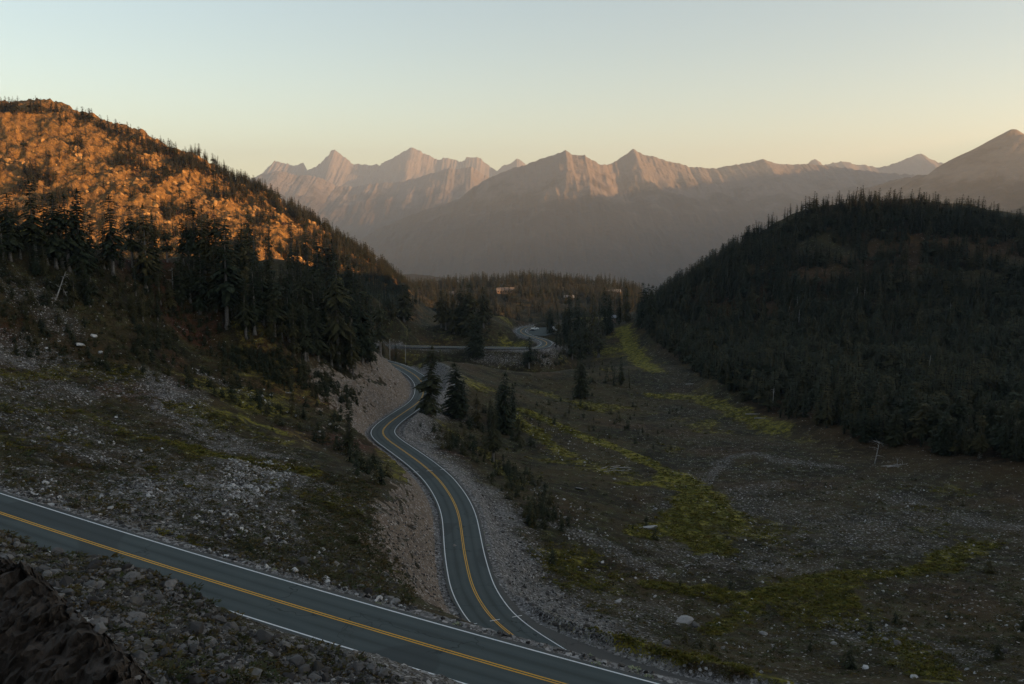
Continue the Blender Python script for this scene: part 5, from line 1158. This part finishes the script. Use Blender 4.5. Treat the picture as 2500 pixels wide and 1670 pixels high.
def building(px, py, Y, L, Wd, wall_h, roof_h, rz, label, roof_m, nwin):
    best = None                                     # stand it where the sight line clears the ground by its own height
    for Yt in np.linspace(Y * 0.8, Y * 1.3, 120) if Y > 900 else [Y]:
        p = at_y(px, py, Yt); z = float(ground_z(p[0], p[1])[0]); e_ = abs(p[2] - wall_h - roof_h - z)
        if best is None or e_ < best[0]: best = (e_, p, z, Yt / Y)
    _, p, z, k_ = best; L *= k_; base = z if Y > 900 else p[2] - wall_h - roof_h
    e = link(bpy.data.objects.new('building', None)); e.location = (p[0], p[1], base); e.rotation_euler = (0, 0, rz); tag(e, label, 'building', 'buildings on the plateau')
    foot = min(z - base, 0) - 2.0
    x, y = L / 2, Wd / 2
    v = [(-x, -y, foot), (x, -y, foot), (x, y, foot), (-x, y, foot), (-x, -y, wall_h), (x, -y, wall_h), (x, y, wall_h), (-x, y, wall_h), (-x, 0, wall_h + roof_h * 0.96), (x, 0, wall_h + roof_h * 0.96)]
    add('wall', v, [(0, 1, 5, 4), (1, 2, 6, 9, 5), (2, 3, 7, 6), (3, 0, 4, 8, 7)], M_WALL, e, False)
    o = 0.7; k = roof_h / y
    v = [(-x - o, -y - o, wall_h - o * k), (x + o, -y - o, wall_h - o * k), (x + o, 0, wall_h + roof_h), (-x - o, 0, wall_h + roof_h), (x + o, y + o, wall_h - o * k), (-x - o, y + o, wall_h - o * k)]
    v2 = [(a, b, c + 0.25) for a, b, c in v]
    add('roof', v + v2, [(6, 7, 8, 9), (9, 8, 10, 11), (1, 0, 3, 2), (2, 3, 5, 4), (0, 1, 7, 6), (4, 5, 11, 10), (1, 2, 8, 7), (2, 4, 10, 8), (3, 0, 6, 9), (5, 3, 9, 11)], roof_m, e, False)
    for i in range(nwin):
        c = -x + L * (i + 0.5) / nwin; v, f = box(c - 0.8, c + 0.8, -y - 0.06, -y + 0.1, wall_h * 0.3, wall_h * 0.8)
        w = add('window', v, f, M_GLASS, e, False)
        v, f = box(c - 0.95, c + 0.95, -y - 0.10, -y - 0.062, wall_h * 0.25, wall_h * 0.3); add('sill', v, f, M_TRIM, w, False)
    return e
building(1234, 702, 1290, 25, 12, 4.5, 4.0, 0.08, 'long timber lodge with tan gabled roof among the plateau trees', M_ROOF, 7)
b2 = building(1389, 721, 1240, 13, 8, 3.0, 3.2, 0.1, 'small building with bright grey roof right of the lodge', M_ROOF2, 3)
v, f = tube([(4.5, -3, 0), (4.5, -3, 9.5)], [0.12, 0.07], 6); add('flag_pole', v, f, M_TRIM, b2)
building(1110, 712, 1300, 16, 10, 3.5, 3.0, -0.1, 'low lodge roof half hidden behind the knoll trees', M_ROOF, 4)
building(1193, 711, 1330, 20, 9, 2.5, 2.0, 0.05, 'flat pale roof left of the long lodge', M_ROOF2, 4)
building(1500, 707, 1350, 18, 10, 3.5, 3.0, 0.2, 'grey-roofed building at the right end of the plateau', M_ROOF2, 4)
building(1493, 770, 705, 6, 4.5, 2.0, 1.4, 0.3, 'small hut with light roof at the forest corner near the meadow', M_ROOF2, 1)

# ------------------------------------------------------------------ vehicles on the pull-out
def paint(name, c, rough=0.3):
    m, nt, b = new_mat(name); b.inputs['Base Color'].default_value = (*c, 1); b.inputs['Roughness'].default_value = rough; b.inputs['Specular IOR Level'].default_value = 0.5
    return m
M_CARW = paint('white_car_paint', (0.78, 0.78, 0.76)); M_CARD = paint('dark_car_paint', (0.02, 0.025, 0.035)); M_TYRE = paint('tyre_rubber', (0.02, 0.02, 0.02), 0.9); M_RIM = paint('wheel_rim', (0.45, 0.45, 0.46), 0.35); M_LAMP = paint('headlight_glass', (0.7, 0.72, 0.75), 0.15); M_TAIL = paint('tail_light_red', (0.35, 0.02, 0.02), 0.3)
def extrude_profile(prof, half, inset=0.0):
    n = len(prof); v = [(x, -half, z) for x, z in prof] + [(x, half, z) for x, z in prof]
    f = [tuple(range(n)), tuple(range(2 * n - 1, n - 1, -1))] + [(i, i + n, (i + 1) % n + n, (i + 1) % n) for i in range(n)]
    return v, f
def vehicle(px, py, rz, m, kind, label):
    p = hit(px, py, 300); e = link(bpy.data.objects.new('parked_car', None)); e.location = (p[0], p[1], p[2] + 0.02); e.rotation_euler = (0, 0, rz); tag(e, label, 'car', 'vehicles on the pull-out')
    if kind == 'pickup':
        body = [(-2.7, 0.45), (-2.75, 0.75), (-2.7, 1.12), (-0.75, 1.14), (-0.75, 1.15), (1.0, 1.15), (2.55, 1.02), (2.75, 0.8), (2.7, 0.42), (2.2, 0.38), (-2.3, 0.38)]
        cab = [(-0.75, 1.15), (-0.62, 1.82), (0.35, 1.85), (1.05, 1.15)]; Lw = 1.72
    else:
        body = [(-2.2, 0.42), (-2.28, 0.75), (-2.15, 1.0), (-1.2, 1.05), (0.9, 1.02), (2.05, 0.88), (2.25, 0.68), (2.2, 0.40), (1.7, 0.34), (-1.8, 0.34)]
        cab = [(-1.95, 1.03), (-1.5, 1.55), (0.1, 1.60), (1.0, 1.02)]; Lw = 1.38
    v, f = extrude_profile(body, 0.92); add('body', v, f, m, e, False)
    v, f = extrude_profile(cab, 0.80); c = add('cabin', v, f, m, e, False)
    (ax, az), (bx, bz), (cx_, cz_), (dx, dz) = cab
    for s in (-1, 1):
        v = [(ax + 0.18, s * 0.806, az + 0.08), (dx - 0.22, s * 0.806, dz + 0.08), (cx_ - 0.05, s * 0.806, cz_ - 0.1), (bx + 0.08, s * 0.806, bz - 0.1)]
        add('side_window', v, [(0, 1, 2, 3)], M_GLASS, c, False)
    n_ = np.array([dz - cz_, 0, cx_ - dx]); n_ = -n_ / np.linalg.norm(n_) * 0.006; n_ = n_ if n_[0] > 0 else -n_
    v = [np.array(q) + n_ for q in [(dx - 0.08, -0.7, dz + 0.09), (dx - 0.08, 0.7, dz + 0.09), (cx_ + 0.07, 0.66, cz_ - 0.08), (cx_ + 0.07, -0.66, cz_ - 0.08)]]
    add('windscreen', v, [(0, 1, 2, 3)], M_GLASS, c, False)
    for wx in (Lw, -Lw):
        for s in (-1, 1):
            w = link(bpy.data.objects.new('wheel', None), e); w.location = (wx, s * 0.84, 0.36)
            v, f = tube([(0, -0.12, 0), (0, 0.12, 0)], [0.36, 0.36], 16); add('tyre', v, f, M_TYRE, w, False)
            v, f = tube([(0, -0.13, 0), (0, 0.13, 0)], [0.2, 0.2], 12); add('rim', v, f, M_RIM, w, False)
    xf = body[7][0] if kind == 'pickup' else body[6][0]; xb = body[1][0]
    for s in (-1, 1):
        v, f = box(xf - 0.12, xf + 0.015, s * 0.62 - 0.18, s * 0.62 + 0.18, 0.66, 0.82); add('headlight', v, f, M_LAMP, e, False)
        v, f = box(xb - 0.015, xb + 0.1, s * 0.72 - 0.12, s * 0.72 + 0.12, 0.72, 0.95); add('tail_light', v, f, M_TAIL, e, False)
vehicle(1306, 804.5, 0.15, M_CARW, 'pickup', 'white pickup truck parked on the far pull-out')
vehicle(1301, 808.5, 0.1, M_CARD, 'car', 'dark car parked in front of the white pickup')
vehicle(1353, 803.5, 0.5, M_CARW, 'car', 'white car half hidden behind the conifer at the pull-out')
vehicle(1355, 808, 0.6, M_CARW, 'car', 'white car nearest the meadow side of the pull-out, behind branches')
